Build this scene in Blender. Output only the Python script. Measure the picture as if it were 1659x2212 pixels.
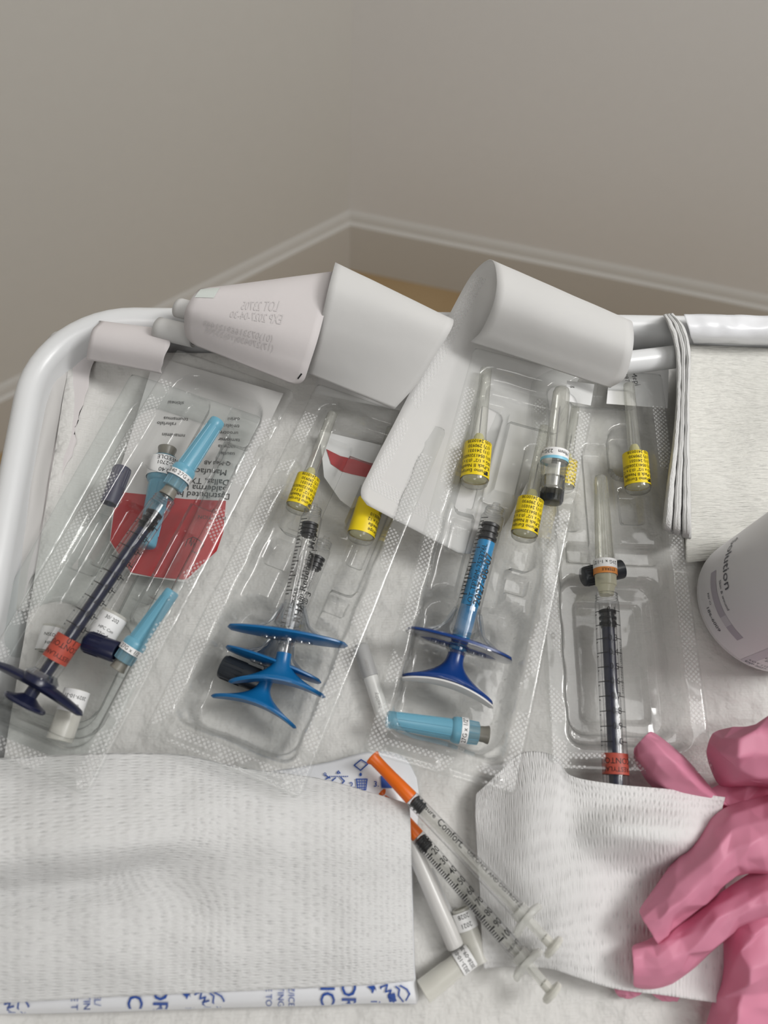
import bpy, bmesh, math, random
from mathutils import Vector, Matrix, noise
random.seed(7)
for o in list(bpy.data.objects): bpy.data.objects.remove(o)
SC = bpy.context.scene
COL = SC.collection
U = 0.01                      # the scene is written in centimetres
rad = math.radians
# ------------------------------------------------------------------ camera
FPX, CX, CY = 1600.0, 829.5, 1106.0
PITCH, ROLL, DIST = rad(67), rad(8), 29.0
Fw = Vector((0, math.cos(PITCH), -math.sin(PITCH)))
R0 = Vector((1, 0, 0)); U0 = R0.cross(Fw)
Rt = R0*math.cos(ROLL) + U0*math.sin(ROLL)
Up = U0*math.cos(ROLL) - R0*math.sin(ROLL)
CAM = -Fw*DIST
cd = bpy.data.cameras.new('camera'); co = bpy.data.objects.new('camera', cd); COL.objects.link(co)
cd.sensor_fit = 'VERTICAL'; cd.sensor_height = 36.0; cd.sensor_width = 27.0
cd.lens = FPX/2212*36.0
cd.clip_start = 0.01; cd.clip_end = 50
M = Matrix((Rt, Up, -Fw)).transposed().to_4x4(); M.translation = CAM*U
co.matrix_world = M
cd.dof.use_dof = True; cd.dof.focus_distance = 0.285
cd.dof.aperture_fstop = (cd.lens/1000)/0.0026
SC.camera = co
# ------------------------------------------------------------------ world, lights, exposure
SC.view_settings.view_transform = 'Standard'; SC.view_settings.look = 'None'
SC.view_settings.gamma = 1; SC.view_settings.use_curve_mapping = False
SC.view_settings.exposure = -0.13
w = bpy.data.worlds.new('world'); SC.world = w; w.use_nodes = True
w.node_tree.nodes['Background'].inputs[0].default_value = (1.0, 0.97, 0.92, 1)
w.node_tree.nodes['Background'].inputs[1].default_value = 0.15
def area(name, loc, target, sx, sy, power, color):
    l = bpy.data.lights.new(name, 'AREA'); l.shape = 'RECTANGLE'; l.size = sx*U; l.size_y = sy*U
    l.energy = power; l.color = color
    o = bpy.data.objects.new(name, l); COL.objects.link(o)
    o.location = Vector(loc)*U
    o.rotation_euler = (Vector(target)-Vector(loc)).to_track_quat('-Z', 'Y').to_euler()
    return o
area('ceiling_panel_light', (66, 5, 165), (66, 5, 0), 60, 120, 8.0, (1, 0.99, 0.97))
area('front_fill_light', (-20, -150, 165), (-20, -150, 0), 60, 120, 10.0, (1, 0.98, 0.95))  # unseen fill added behind the camera to lift the walls and tray
area('added_side_light', (68, 14, 85), (8, 0, 0), 30, 30, 6.8, (1, 0.99, 0.97))  # added unseen light, makes the tray brighter towards its right side
SC.cycles.use_denoising = True
SC.cycles.use_adaptive_sampling = True; SC.cycles.adaptive_threshold = .08
SC.cycles.max_bounces = 7; SC.cycles.transparent_max_bounces = 32
SC.cycles.diffuse_bounces = 3; SC.cycles.glossy_bounces = 4; SC.cycles.transmission_bounces = 6
SC.cycles.caustics_reflective = False; SC.cycles.caustics_refractive = False
SC.cycles.sample_clamp_indirect = 4

# ------------------------------------------------------------------ geometry helpers
def P(px, py, z=0.0):
    """a point of the photograph on the horizontal plane z (cm)"""
    d = Fw + Rt*((px-CX)/FPX) - Up*((py-CY)/FPX)
    return CAM + d*((z-CAM.z)/d.z)
def cm(px, py, z, n):
    """n photo pixels at that place, in cm"""
    return n*(P(px, py, z)-CAM).dot(Fw)/FPX
class Fr:
    def __init__(s, o, x, up):
        s.o = o.copy(); s.X = x.normalized()
        s.Z = (up - s.X*up.dot(s.X)).normalized(); s.Y = s.Z.cross(s.X)
    def __call__(s, a, b, c): return s.o + s.X*a + s.Y*b + s.Z*c
    def mv(s, a, b=0, c=0):
        f = Fr(s(a, b, c), s.X, s.Z); return f
def axf(A, B, cam=True):
    m = (A+B)/2
    return Fr(A, B-A, (CAM-m) if cam else Vector((0, 0, 1))), (B-A).length
class MB:
    def __init__(s): s.v = []; s.f = []; s.uv = []
    def vert(s, p, uv=(0, 0)): s.v.append(p); s.uv.append(uv); return len(s.v)-1
    def lathe(s, F, prof, n=28, cap0=True, cap1=True, sq=(1, 1), a0=0, a1=2*math.pi):
        full = abs(a1-a0-2*math.pi) < 1e-6
        rings = []; m = n if full else n+1
        for (x, r) in prof:
            ring = []
            for i in range(m):
                a = a0+(a1-a0)*i/n
                ring.append(s.vert(F(x, math.sin(a)*r*sq[0], math.cos(a)*r*sq[1]), (x, a*r)))
            rings.append(ring)
        for A, B in zip(rings, rings[1:]):
            for i in range(n):
                j = (i+1) % m
                s.f.append((A[i], B[i], B[j], A[j]))
        if full and cap0 and prof[0][1] > 1e-6: s.f.append(tuple(rings[0]))
        if full and cap1 and prof[-1][1] > 1e-6: s.f.append(tuple(reversed(rings[-1])))
        return s
    def grid(s, fn, nu, nv, uvf=None, keep=None):
        ids = [[s.vert(fn(i/nu, j/nv), uvf(i/nu, j/nv) if uvf else (i/nu, j/nv)) for i in range(nu+1)] for j in range(nv+1)]
        for j in range(nv):
            for i in range(nu):
                if keep is None or keep((i+.5)/nu, (j+.5)/nv):
                    s.f.append((ids[j][i], ids[j][i+1], ids[j+1][i+1], ids[j+1][i]))
        return s
    def box(s, F, x0, x1, y0, y1, z0, z1):
        b = [s.vert(F(x, y, z), (x, y)) for z in (z0, z1) for y in (y0, y1) for x in (x0, x1)]
        for q in ((0, 2, 3, 1), (4, 5, 7, 6), (0, 1, 5, 4), (2, 6, 7, 3), (0, 4, 6, 2), (1, 3, 7, 5)):
            s.f.append(tuple(b[i] for i in q))
        return s
    def poly(s, pts):
        s.f.append(tuple(s.vert(p) for p in pts)); return s
    def stroke(s, fn, pts, w, closed=False):
        """flat line of width w; fn maps (a,b) to space"""
        if closed: pts = list(pts)+[pts[0]]
        for (x0, y0), (x1, y1) in zip(pts, pts[1:]):
            d = math.hypot(x1-x0, y1-y0) or 1
            nx, ny = -(y1-y0)/d*w/2, (x1-x0)/d*w/2
            ex, ey = (x1-x0)/d*w*.3, (y1-y0)/d*w*.3
            s.poly([fn(x0-ex+nx, y0-ey+ny), fn(x0-ex-nx, y0-ey-ny), fn(x1+ex-nx, y1+ey-ny), fn(x1+ex+nx, y1+ey+ny)])
        return s
    def tube(s, pts, r, n=10, cap=True):
        up = Vector((0, 0, 1)); rings = []
        for k, p in enumerate(pts):
            t = (pts[min(k+1, len(pts)-1)]-pts[max(k-1, 0)]).normalized()
            if abs(t.dot(up)) > .95: up = Vector((0, 1, 0))
            F = Fr(p, t, up); rr = r[k] if isinstance(r, (list, tuple)) else r
            rings.append([s.vert(F(0, math.sin(2*math.pi*i/n)*rr, math.cos(2*math.pi*i/n)*rr)) for i in range(n)])
        for A, B in zip(rings, rings[1:]):
            for i in range(n): s.f.append((A[i], B[i], B[(i+1) % n], A[(i+1) % n]))
        if cap: s.f.append(tuple(rings[0])); s.f.append(tuple(reversed(rings[-1])))
        return s
    def build(s, name, mat, parent=None, smooth=True, angle=None):
        me = bpy.data.meshes.new(name)
        off = Vector(parent['_o']) if parent is not None else Vector((0, 0, 0))
        base = off
        if parent is None:
            c = Vector((0, 0, 0))
            for p in s.v: c += p
            base = c/max(1, len(s.v)); base.z = min(p.z for p in s.v)
        me.from_pydata([(p-base)*U for p in s.v], [], s.f)
        uvl = me.uv_layers.new(name='uv')
        for l in me.loops: uvl.data[l.index].uv = s.uv[l.vertex_index]
        me.materials.append(mat)
        me.update()
        if smooth:
            me.polygons.foreach_set('use_smooth', [True]*len(me.polygons))
            try: me.set_sharp_from_angle(angle=rad(angle or 40))
            except Exception: pass
        o = bpy.data.objects.new(name, me); COL.objects.link(o)
        o['_o'] = list(base)
        if parent is None: o.location = base*U
        else: o.parent = parent
        return o
def fix_normals(o):
    bm = bmesh.new(); bm.from_mesh(o.data); bmesh.ops.recalc_face_normals(bm, faces=bm.faces); bm.to_mesh(o.data); bm.free()
def thing(name, label, cat, loc, group=None):
    o = bpy.data.objects.new(name, None); COL.objects.link(o)
    o.empty_display_size = .01; o.location = loc*U; o['_o'] = list(loc)
    return tag(o, label, cat, group)
def tag(o, label, cat, group=None):
    o['label'] = label; o['category'] = cat
    if group: o['group'] = group
    return o
def struct(o, label=None):
    o['kind'] = 'structure'
    if label: o['label'] = label
    return o
def solid(o, t, offset=0):
    m = o.modifiers.new('thickness', 'SOLIDIFY'); m.thickness = t*U; m.offset = offset; return o
def cr(pts, t):
    """Catmull-Rom through a list of Vectors / tuples, t in 0..1"""
    n = len(pts)-1; x = min(max(t, 0), 1)*n; i = min(int(x), n-1); f = x-i
    p = [pts[max(0, min(n, i+k))] for k in (-1, 0, 1, 2)]
    if i == 0: p[0] = p[1]*2-p[2]
    if i == n-1: p[3] = p[2]*2-p[1]
    return ((p[1]*2)+(p[2]-p[0])*f+(p[0]*2-p[1]*5+p[2]*4-p[3])*f*f+(p[1]*3-p[0]-p[2]*3+p[3])*f*f*f)*.5
def net(rows, nu, nv, wrinkle=0.0, wscale=1.0, seed=0, mb=None, wf=None):
    R = [[P(*p) for p in r] for r in rows]
    mb = mb or MB()
    sv = Vector((seed*13.1, seed*7.7, seed*3.3))
    def fn(u, v):
        q = cr([cr(r, u) for r in R], v)
        if wrinkle:
            e = min(1, 6*min(u, 1-u, v, 1-v)+.35)
            q = q+Vector((0, 0, wrinkle*noise.noise(q*wscale+sv)*e))
        if wf: q = wf(q, u, v)
        return q
    lu = sum((R[0][i+1]-R[0][i]).length for i in range(len(R[0])-1)); lv = sum((R[i+1][0]-R[i][0]).length for i in range(len(R)-1))
    return mb.grid(fn, nu, nv, lambda u, v: (u*lu, v*lv))
# text: built-in font turned into a mesh and mapped by fn(a,b) -> point
_tc = {}
def text_mesh(txt, bold=False):
    k = (txt, bold)
    if k in _tc: return _tc[k]
    cu = bpy.data.curves.new('t', 'FONT'); cu.body = txt; cu.size = 1; cu.resolution_u = 2
    cu.align_x = 'CENTER'; cu.align_y = 'CENTER'
    if bold: cu.offset = .014
    ob = bpy.data.objects.new('t', cu); COL.objects.link(ob)
    dg = bpy.context.evaluated_depsgraph_get(); dg.update()
    me = bpy.data.meshes.new_from_object(ob.evaluated_get(dg))
    vs = [(v.co.x, v.co.y) for v in me.vertices]; fs = []; mid = {}
    stack = []
    for p in me.polygons:
        q = tuple(p.vertices); stack += [(q[0], q[i], q[i+1]) for i in range(1, len(q)-1)]
    while stack:                                   # cut long triangles so that print follows a round barrel
        t = stack.pop(); e = [(math.dist(vs[t[i]], vs[t[(i+1) % 3]]), i) for i in range(3)]; l, i = max(e)
        if l < .22: fs.append(t); continue
        a, b, c = t[i], t[(i+1) % 3], t[(i+2) % 3]; kk = (min(a, b), max(a, b))
        if kk not in mid: vs.append(((vs[a][0]+vs[b][0])/2, (vs[a][1]+vs[b][1])/2)); mid[kk] = len(vs)-1
        m = mid[kk]; stack += [(a, m, c), (m, b, c)]
    r = (vs, fs)
    bpy.data.objects.remove(ob); bpy.data.curves.remove(cu); bpy.data.meshes.remove(me)
    _tc[k] = r; return r
def put_text(mb, fn, txt, size, a, b, rot=0, bold=False, flip=False, sx=1.0):
    vs, fs = text_mesh(txt, bold)
    c, s = math.cos(rad(rot)), math.sin(rad(rot))
    base = len(mb.v)
    for x, y in vs:
        x *= size*sx*(-1 if flip else 1); y *= size
        mb.vert(fn(a+c*x-s*y, b+s*x+c*y))
    for f in fs: mb.f.append(tuple(base+i for i in f))
def cyl(F, r, phi0=0):
    return lambda a, b: F(a, math.sin(b/r+phi0)*r, math.cos(b/r+phi0)*r)
def flat(F, z=0): return lambda a, b: F(a, b, z)
def wrap_rect(mb, F, r, s0, s1, p0, p1, n=12):
    """patch on a cylinder between lengths s0,s1 and angles p0,p1 (rad)"""
    mb.grid(lambda u, v: F(s0+(s1-s0)*u, math.sin(p0+(p1-p0)*v)*r, math.cos(p0+(p1-p0)*v)*r), 1, n, lambda u, v: (u*(s1-s0), v*(p1-p0)*r))

# ------------------------------------------------------------------ materials
def newmat(name):
    m = bpy.data.materials.new(name); m.use_nodes = True
    nt = m.node_tree; nt.nodes.clear()
    return m, nt, nt.nodes.new('ShaderNodeOutputMaterial')
def N(nt, t, **kw):
    n = nt.nodes.new(t)
    for k, v in kw.items():
        if k.startswith('i_'): n.inputs[k[2:].replace('_', ' ')].default_value = v
        elif isinstance(v, (int, float, tuple)) and k.startswith('n'): n.inputs[int(k[1:])].default_value = v
        else: setattr(n, k, v)
    return n
def c4(c): return (c[0], c[1], c[2], 1)
def mth(nt, op, a, b=None, c=None):
    n = nt.nodes.new('ShaderNodeMath'); n.operation = op
    for i, x in enumerate((a, b, c)):
        if x is None: continue
        if isinstance(x, (int, float)): n.inputs[i].default_value = x
        else: nt.links.new(x, n.inputs[i])
    return n.outputs[0]
def noise_tex(nt, scale, detail=3, coord='Object', vec=None):
    tc = nt.nodes.new('ShaderNodeTexCoord'); n = nt.nodes.new('ShaderNodeTexNoise')
    n.inputs['Scale'].default_value = scale; n.inputs['Detail'].default_value = detail
    nt.links.new(vec or tc.outputs[coord], n.inputs['Vector']); return n.outputs[0]
def plastic(name, col, rough=.35, var=.04, spec=.5, bump=0, bscale=300, trans=0, coat=0, sss=0):
    m, nt, out = newmat(name)
    b = N(nt, 'ShaderNodeBsdfPrincipled'); b.inputs['Roughness'].default_value = rough
    b.inputs['Specular IOR Level'].default_value = spec
    b.inputs['Coat Weight'].default_value = coat
    f = noise_tex(nt, 60)
    mx = N(nt, 'ShaderNodeMix', data_type='RGBA'); nt.links.new(f, mx.inputs[0])
    mx.inputs[6].default_value = c4([max(0, x*(1-var)) for x in col]); mx.inputs[7].default_value = c4([min(1, x*(1+var)) for x in col])
    nt.links.new(mx.outputs[2], b.inputs['Base Color'])
    if bump:
        bn = N(nt, 'ShaderNodeBump'); bn.inputs['Strength'].default_value = bump; bn.inputs['Distance'].default_value = .0005
        nt.links.new(noise_tex(nt, bscale), bn.inputs['Height']); nt.links.new(bn.outputs[0], b.inputs['Normal'])
    if trans:
        t = N(nt, 'ShaderNodeBsdfTranslucent'); nt.links.new(mx.outputs[2], t.inputs[0])
        ms = N(nt, 'ShaderNodeMixShader'); ms.inputs[0].default_value = trans
        nt.links.new(b.outputs[0], ms.inputs[1]); nt.links.new(t.outputs[0], ms.inputs[2]); nt.links.new(ms.outputs[0], out.inputs[0])
    else: nt.links.new(b.outputs[0], out.inputs[0])
    return m
def clear(name, tint=(.97, .975, .97), edge=(.36, .37, .37), haze=.05, hazecol=(.8, .8, .8), rough=.06, gmin=.04, gmax=.5, pw=3.0, epw=2.2, bump=0, bs=40):
    """thin clear plastic: see-through face on, reflecting and greyer at grazing angles"""
    m, nt, out = newmat(name)
    lw = N(nt, 'ShaderNodeLayerWeight'); lw.inputs['Blend'].default_value = .5
    fac = lw.outputs['Facing']
    nrm = None
    if bump:
        bn = N(nt, 'ShaderNodeBump'); bn.inputs['Strength'].default_value = bump; bn.inputs['Distance'].default_value = .002
        nt.links.new(noise_tex(nt, bs, 2), bn.inputs['Height']); nrm = bn.outputs[0]
        nt.links.new(nrm, lw.inputs['Normal'])
    mx = N(nt, 'ShaderNodeMix', data_type='RGBA'); nt.links.new(mth(nt, 'POWER', fac, epw), mx.inputs[0])
    mx.inputs[6].default_value = c4(tint); mx.inputs[7].default_value = c4(edge)
    tr = N(nt, 'ShaderNodeBsdfTransparent'); nt.links.new(mx.outputs[2], tr.inputs[0])
    df = N(nt, 'ShaderNodeBsdfDiffuse'); df.inputs[0].default_value = c4(hazecol)
    m1 = N(nt, 'ShaderNodeMixShader'); m1.inputs[0].default_value = haze
    nt.links.new(tr.outputs[0], m1.inputs[1]); nt.links.new(df.outputs[0], m1.inputs[2])
    gl = N(nt, 'ShaderNodeBsdfGlossy'); gl.inputs['Roughness'].default_value = rough; gl.inputs[0].default_value = (1, 1, 1, 1)
    if nrm: nt.links.new(nrm, gl.inputs['Normal'])
    g = mth(nt, 'MULTIPLY_ADD', mth(nt, 'POWER', fac, pw), gmax, gmin)
    m2 = N(nt, 'ShaderNodeMixShader'); nt.links.new(g, m2.inputs[0])
    nt.links.new(m1.outputs[0], m2.inputs[1]); nt.links.new(gl.outputs[0], m2.inputs[2])
    nt.links.new(m2.outputs[0], out.inputs[0])
    return m
def uvxy(nt, sx=1, sy=1, rot=0):
    uv = N(nt, 'ShaderNodeUVMap'); mp = N(nt, 'ShaderNodeMapping')
    mp.inputs['Scale'].default_value = (sx, sy, 1); mp.inputs['Rotation'].default_value = (0, 0, rot)
    nt.links.new(uv.outputs[0], mp.inputs[0]); return mp.outputs[0]
def fabric(name, col, kind, trans=.15):
    m, nt, out = newmat(name)
    b = N(nt, 'ShaderNodeBsdfPrincipled'); b.inputs['Roughness'].default_value = .85; b.inputs['Specular IOR Level'].default_value = .2
    big = noise_tex(nt, 25, 4)
    mx = N(nt, 'ShaderNodeMix', data_type='RGBA'); nt.links.new(big, mx.inputs[0])
    mx.inputs[6].default_value = c4([x*.94 for x in col]); mx.inputs[7].default_value = c4([min(1, x*1.04) for x in col])
    colr = mx.outputs[2]
    bn = N(nt, 'ShaderNodeBump'); bn.inputs['Distance'].default_value = .0006
    if kind in ('gauze', 'gauze_v'):
        # rows of stretched fibres with little holes between them
        r = 0 if kind == 'gauze' else math.pi/2
        v1 = uvxy(nt, 3.2, 10.5, r) if r == 0 else uvxy(nt, 10.5, 3.2, 0)
        br = N(nt, 'ShaderNodeTexVoronoi'); br.inputs['Scale'].default_value = 1.0; br.inputs['Randomness'].default_value = .35
        nt.links.new(v1, br.inputs['Vector'])
        hole = mth(nt, 'SMOOTH_MIN', mth(nt, 'MULTIPLY', br.outputs['Distance'], 2.2), 1.0, .2)
        v2 = uvxy(nt, 3, 40, 0) if r == 0 else uvxy(nt, 40, 3, 0)
        n2 = N(nt, 'ShaderNodeTexNoise'); n2.inputs['Scale'].default_value = 1.0; n2.inputs['Detail'].default_value = 4
        nt.links.new(v2, n2.inputs['Vector'])
        h = mth(nt, 'ADD', mth(nt, 'MULTIPLY', hole, .8), mth(nt, 'MULTIPLY', n2.outputs[0], .7))
        patch = mth(nt, 'MULTIPLY', mth(nt, 'LESS_THAN', br.outputs['Distance'], .17), mth(nt, 'GREATER_THAN', noise_tex(nt, 50, 3), .5))
        mk = N(nt, 'ShaderNodeMix', data_type='RGBA'); nt.links.new(mth(nt, 'MULTIPLY', patch, .25), mk.inputs[0])
        nt.links.new(colr, mk.inputs[6]); mk.inputs[7].default_value = (.42, .43, .44, 1); colr = mk.outputs[2]
        bn.inputs['Strength'].default_value = .7
    elif kind == 'emboss':
        # groups of small pressed bars, standing and lying in turn
        v = uvxy(nt, 1, 1, 0); sp = N(nt, 'ShaderNodeSeparateXYZ'); nt.links.new(v, sp.inputs[0])
        x, y = sp.outputs[0], sp.outputs[1]
        cw = .62
        chk = mth(nt, 'MODULO', mth(nt, 'ADD', mth(nt, 'FLOOR', mth(nt, 'DIVIDE', x, cw)), mth(nt, 'FLOOR', mth(nt, 'DIVIDE', y, cw))), 2)
        fx = mth(nt, 'ABSOLUTE', mth(nt, 'SINE', mth(nt, 'MULTIPLY', x, math.pi/cw*3))); fy = mth(nt, 'ABSOLUTE', mth(nt, 'SINE', mth(nt, 'MULTIPLY', y, math.pi/cw*3)))
        ex = mth(nt, 'ABSOLUTE', mth(nt, 'SINE', mth(nt, 'MULTIPLY', x, math.pi/cw))); ey = mth(nt, 'ABSOLUTE', mth(nt, 'SINE', mth(nt, 'MULTIPLY', y, math.pi/cw)))
        st = mth(nt, 'MULTIPLY', mth(nt, 'GREATER_THAN', fx, .55), mth(nt, 'GREATER_THAN', ey, .3))
        ly = mth(nt, 'MULTIPLY', mth(nt, 'GREATER_THAN', fy, .55), mth(nt, 'GREATER_THAN', ex, .3))
        bars = mth(nt, 'ADD', mth(nt, 'MULTIPLY', chk, st), mth(nt, 'MULTIPLY', mth(nt, 'SUBTRACT', 1, chk), ly))
        h = mth(nt, 'ADD', mth(nt, 'MULTIPLY', bars, 1.0), mth(nt, 'MULTIPLY', noise_tex(nt, 120, 3), .5))
        bn.inputs['Strength'].default_value = 1.0; bn.inputs['Distance'].default_value = .005
    elif kind == 'crepe':
        v2 = uvxy(nt, 1.2, 14, 0)
        n2 = N(nt, 'ShaderNodeTexNoise'); n2.inputs['Scale'].default_value = 1.0; n2.inputs['Detail'].default_value = 3
        nt.links.new(v2, n2.inputs['Vector']); h = n2.outputs[0]; bn.inputs['Strength'].default_value = 1.0; bn.inputs['Distance'].default_value = .0012
    elif kind == 'plush':
        v2 = uvxy(nt, 12, 12, 0); n2 = N(nt, 'ShaderNodeTexVoronoi'); n2.inputs['Scale'].default_value = 1.0
        nt.links.new(v2, n2.inputs['Vector']); h = n2.outputs[0]; bn.inputs['Strength'].default_value = .5
    else:
        h = noise_tex(nt, 200, 5); bn.inputs['Strength'].default_value = .15
        b.inputs['Roughness'].default_value = .6
    nt.links.new(h, bn.inputs['Height']); nt.links.new(bn.outputs[0], b.inputs['Normal'])
    nt.links.new(colr, b.inputs['Base Color'])
    t = N(nt, 'ShaderNodeBsdfTranslucent'); nt.links.new(colr, t.inputs[0])
    ms = N(nt, 'ShaderNodeMixShader'); ms.inputs[0].default_value = trans
    nt.links.new(b.outputs[0], ms.inputs[1]); nt.links.new(t.outputs[0], ms.inputs[2]); nt.links.new(ms.outputs[0], out.inputs[0])
    return m
def seal(name, pitch=.125):
    """diamond grid of pressed dots: clear between the dots"""
    m, nt, out = newmat(name)
    v = uvxy(nt, 1/pitch, 1/pitch, rad(45)); sp = N(nt, 'ShaderNodeSeparateXYZ'); nt.links.new(v, sp.inputs[0])
    sx = mth(nt, 'ABSOLUTE', mth(nt, 'SINE', mth(nt, 'MULTIPLY', sp.outputs[0], math.pi))); sy = mth(nt, 'ABSOLUTE', mth(nt, 'SINE', mth(nt, 'MULTIPLY', sp.outputs[1], math.pi)))
    dot = mth(nt, 'GREATER_THAN', mth(nt, 'MULTIPLY', sx, sy), .5)
    wear = mth(nt, 'GREATER_THAN', noise_tex(nt, 70, 1), .42)
    msk = mth(nt, 'MULTIPLY_ADD', mth(nt, 'MULTIPLY', dot, wear), .33, .04)
    tr = N(nt, 'ShaderNodeBsdfTransparent'); b = N(nt, 'ShaderNodeBsdfPrincipled'); b.inputs['Base Color'].default_value = (.86, .86, .86, 1)
    b.inputs['Roughness'].default_value = .35
    ms = N(nt, 'ShaderNodeMixShader'); nt.links.new(msk, ms.inputs[0]); nt.links.new(tr.outputs[0], ms.inputs[1]); nt.links.new(b.outputs[0], ms.inputs[2])
    nt.links.new(ms.outputs[0], out.inputs[0]); return m
def tinted(name, col, alpha, rough=.25, gl=.06):
    """see-through coloured plastic: part pigment, part clear"""
    m, nt, out = newmat(name)
    b = N(nt, 'ShaderNodeBsdfPrincipled'); b.inputs['Base Color'].default_value = c4(col); b.inputs['Roughness'].default_value = rough
    t = N(nt, 'ShaderNodeBsdfTransparent'); t.inputs[0].default_value = c4([.5+.5*x for x in col])
    lw = N(nt, 'ShaderNodeLayerWeight'); lw.inputs[0].default_value = .5
    f = mth(nt, 'MINIMUM', mth(nt, 'MULTIPLY_ADD', mth(nt, 'POWER', lw.outputs['Facing'], 2), .5, alpha), 1)
    ms = N(nt, 'ShaderNodeMixShader'); nt.links.new(f, ms.inputs[0]); nt.links.new(t.outputs[0], ms.inputs[1]); nt.links.new(b.outputs[0], ms.inputs[2])
    nt.links.new(ms.outputs[0], out.inputs[0]); return m
def wood_floor(name):
    m, nt, out = newmat(name); b = N(nt, 'ShaderNodeBsdfPrincipled'); b.inputs['Roughness'].default_value = .5
    n = noise_tex(nt, 6, 5); mx = N(nt, 'ShaderNodeMix', data_type='RGBA'); nt.links.new(n, mx.inputs[0])
    mx.inputs[6].default_value = (.36, .24, .12, 1); mx.inputs[7].default_value = (.5, .36, .2, 1)
    nt.links.new(mx.outputs[2], b.inputs[0]); nt.links.new(b.outputs[0], out.inputs[0]); return m

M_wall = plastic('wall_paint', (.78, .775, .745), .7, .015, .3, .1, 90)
M_wall2 = plastic('wall_paint_lightened', (.9, .9, .895), .7, .015, .3, .1, 90)  # right wall colour lightened to carry the brighter, cooler light falling on it
M_base = plastic('baseboard_paint', (.72, .705, .67), .5, .01)
M_floor = wood_floor('floor_vinyl')
M_tray = plastic('white_tray_plastic', (.77, .78, .79), .3, .01, .5)
M_liner = fabric('embossed_liner_paper', (.79, .78, .755), 'emboss', .1)
M_gauze = fabric('gauze_fabric', (.9, .9, .895), 'gauze', .2)
M_gauzev = fabric('gauze_fabric_vertical', (.91, .905, .9), 'gauze_v', .2)
M_crepe = fabric('crepe_towel', (.86, .85, .80), 'crepe', .1)
M_plush = fabric('folded_gauze', (.85, .85, .84), 'plush', .15)
M_paper = fabric('lid_paper', (.86, .855, .845), 'paper', .3)
M_paperp = fabric('lid_paper_printed_side', (.84, .80, .80), 'paper', .25)
M_tissue = fabric('tissue', (.78, .765, .75), 'paper', .3)
M_white = plastic('white_card', (.86, .86, .86), .5, .01)
M_card = plastic('grey_white_card', (.66, .65, .64), .5, .03)
M_film = clear('blister_film')
M_film2 = clear('blister_film_teal', tint=(.94, .96, .955), haze=.08, hazecol=(.75, .79, .78))
M_seal = seal('pressed_seal')
M_barrel = clear('clear_barrel', tint=(.97, .97, .97), edge=(.42, .43, .44), haze=.006, rough=.04, gmin=.035, gmax=.6, pw=3, epw=3)
M_crystal = clear('clear_grip', tint=(.88, .9, .92), edge=(.3, .33, .38), haze=.03, rough=.05, gmin=.09, gmax=.8, pw=1.8, epw=1.6)
M_frost = tinted('frosted_plastic', (.82, .81, .75), .6, .3)
M_frostc = tinted('milky_clear_plastic', (.85, .85, .82), .3, .25)
M_needlecap = clear('needle_cap_clear', tint=(.93, .93, .9), edge=(.5, .5, .47), haze=.12, hazecol=(.85, .85, .82), rough=.1, gmin=.05, gmax=.5, pw=2.5)
M_yhub = tinted('yellow_hub', (.85, .8, .35), .6)
M_palehub = tinted('pale_yellow_plastic', (.82, .8, .62), .45)
M_lblue = tinted('light_blue_cap', (.2, .5, .66), .72, .3)
M_lbluec = tinted('light_blue_clear', (.35, .6, .72), .35, .25)
M_hubgrey = plastic('grey_hub', (.22, .21, .18), .35)
M_yellow = plastic('yellow_label', (.9, .68, .01), .45, .02)
M_black = plastic('black_rubber', (.018, .019, .022), .4, .1)
M_blackcap = plastic('black_cap', (.02, .024, .03), .35, .1)
M_navy = plastic('navy_plastic', (.012, .015, .045), .3, .1)
M_rod = plastic('navy_rod', (.02, .024, .055), .35, .1)
M_purple = plastic('dark_purple_cap', (.045, .045, .085), .45)
M_blue = plastic('blue_grip', (.006, .13, .34), .3, .05, .5)
M_dblue = plastic('dark_blue_grip', (.008, .045, .21), .25, .05, .5)
M_sky = tinted('blue_rod', (.03, .3, .62), .85, .25)
M_grip_white = plastic('white_grip_edge', (.72, .71, .7), .35)
M_orange = plastic('orange_cap', (.88, .17, .008), .35, .04, trans=.15)
M_red = plastic('red_label', (.42, .07, .045), .5, .05)
M_redprint = plastic('red_print', (.47, .025, .03), .5, .06)
M_redink = plastic('red_ink', (.40, .02, .035), .4)
M_ink = plastic('black_print', (.012, .012, .012), .5)
M_greyink = plastic('grey_print', (.40, .39, .38), .6)
M_paleink = plastic('show_through_print', (.60, .57, .57), .7)
M_blueink = plastic('blue_print', (.015, .075, .36), .5)
M_metal = plastic('needle_steel', (.3, .3, .31), .25)
M_cyan = plastic('cyan_stripe', (.25, .6, .78), .4)
M_orangelab = plastic('orange_label', (.72, .27, .06), .5)
M_pack = plastic('ice_pack_film', (.82, .83, .86), .3, .01)
M_grey = plastic('grey_pen_cap', (.42, .42, .42), .35)
M_penwhite = plastic('pen_body', (.74, .74, .72), .3)
M_bottle = plastic('bottle_white', (.80, .79, .81), .35, .01)
M_bottlelab = plastic('bottle_label', (.75, .74, .77), .4, .01)
M_lav = plastic('lavender_print', (.44, .41, .47), .5)
M_lav2 = plastic('pale_lavender_print', (.58, .56, .61), .5)
M_pink = plastic('pink_nitrile', (.87, .37, .52), .5, .06, .4, .5, 90, trans=.35)

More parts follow.
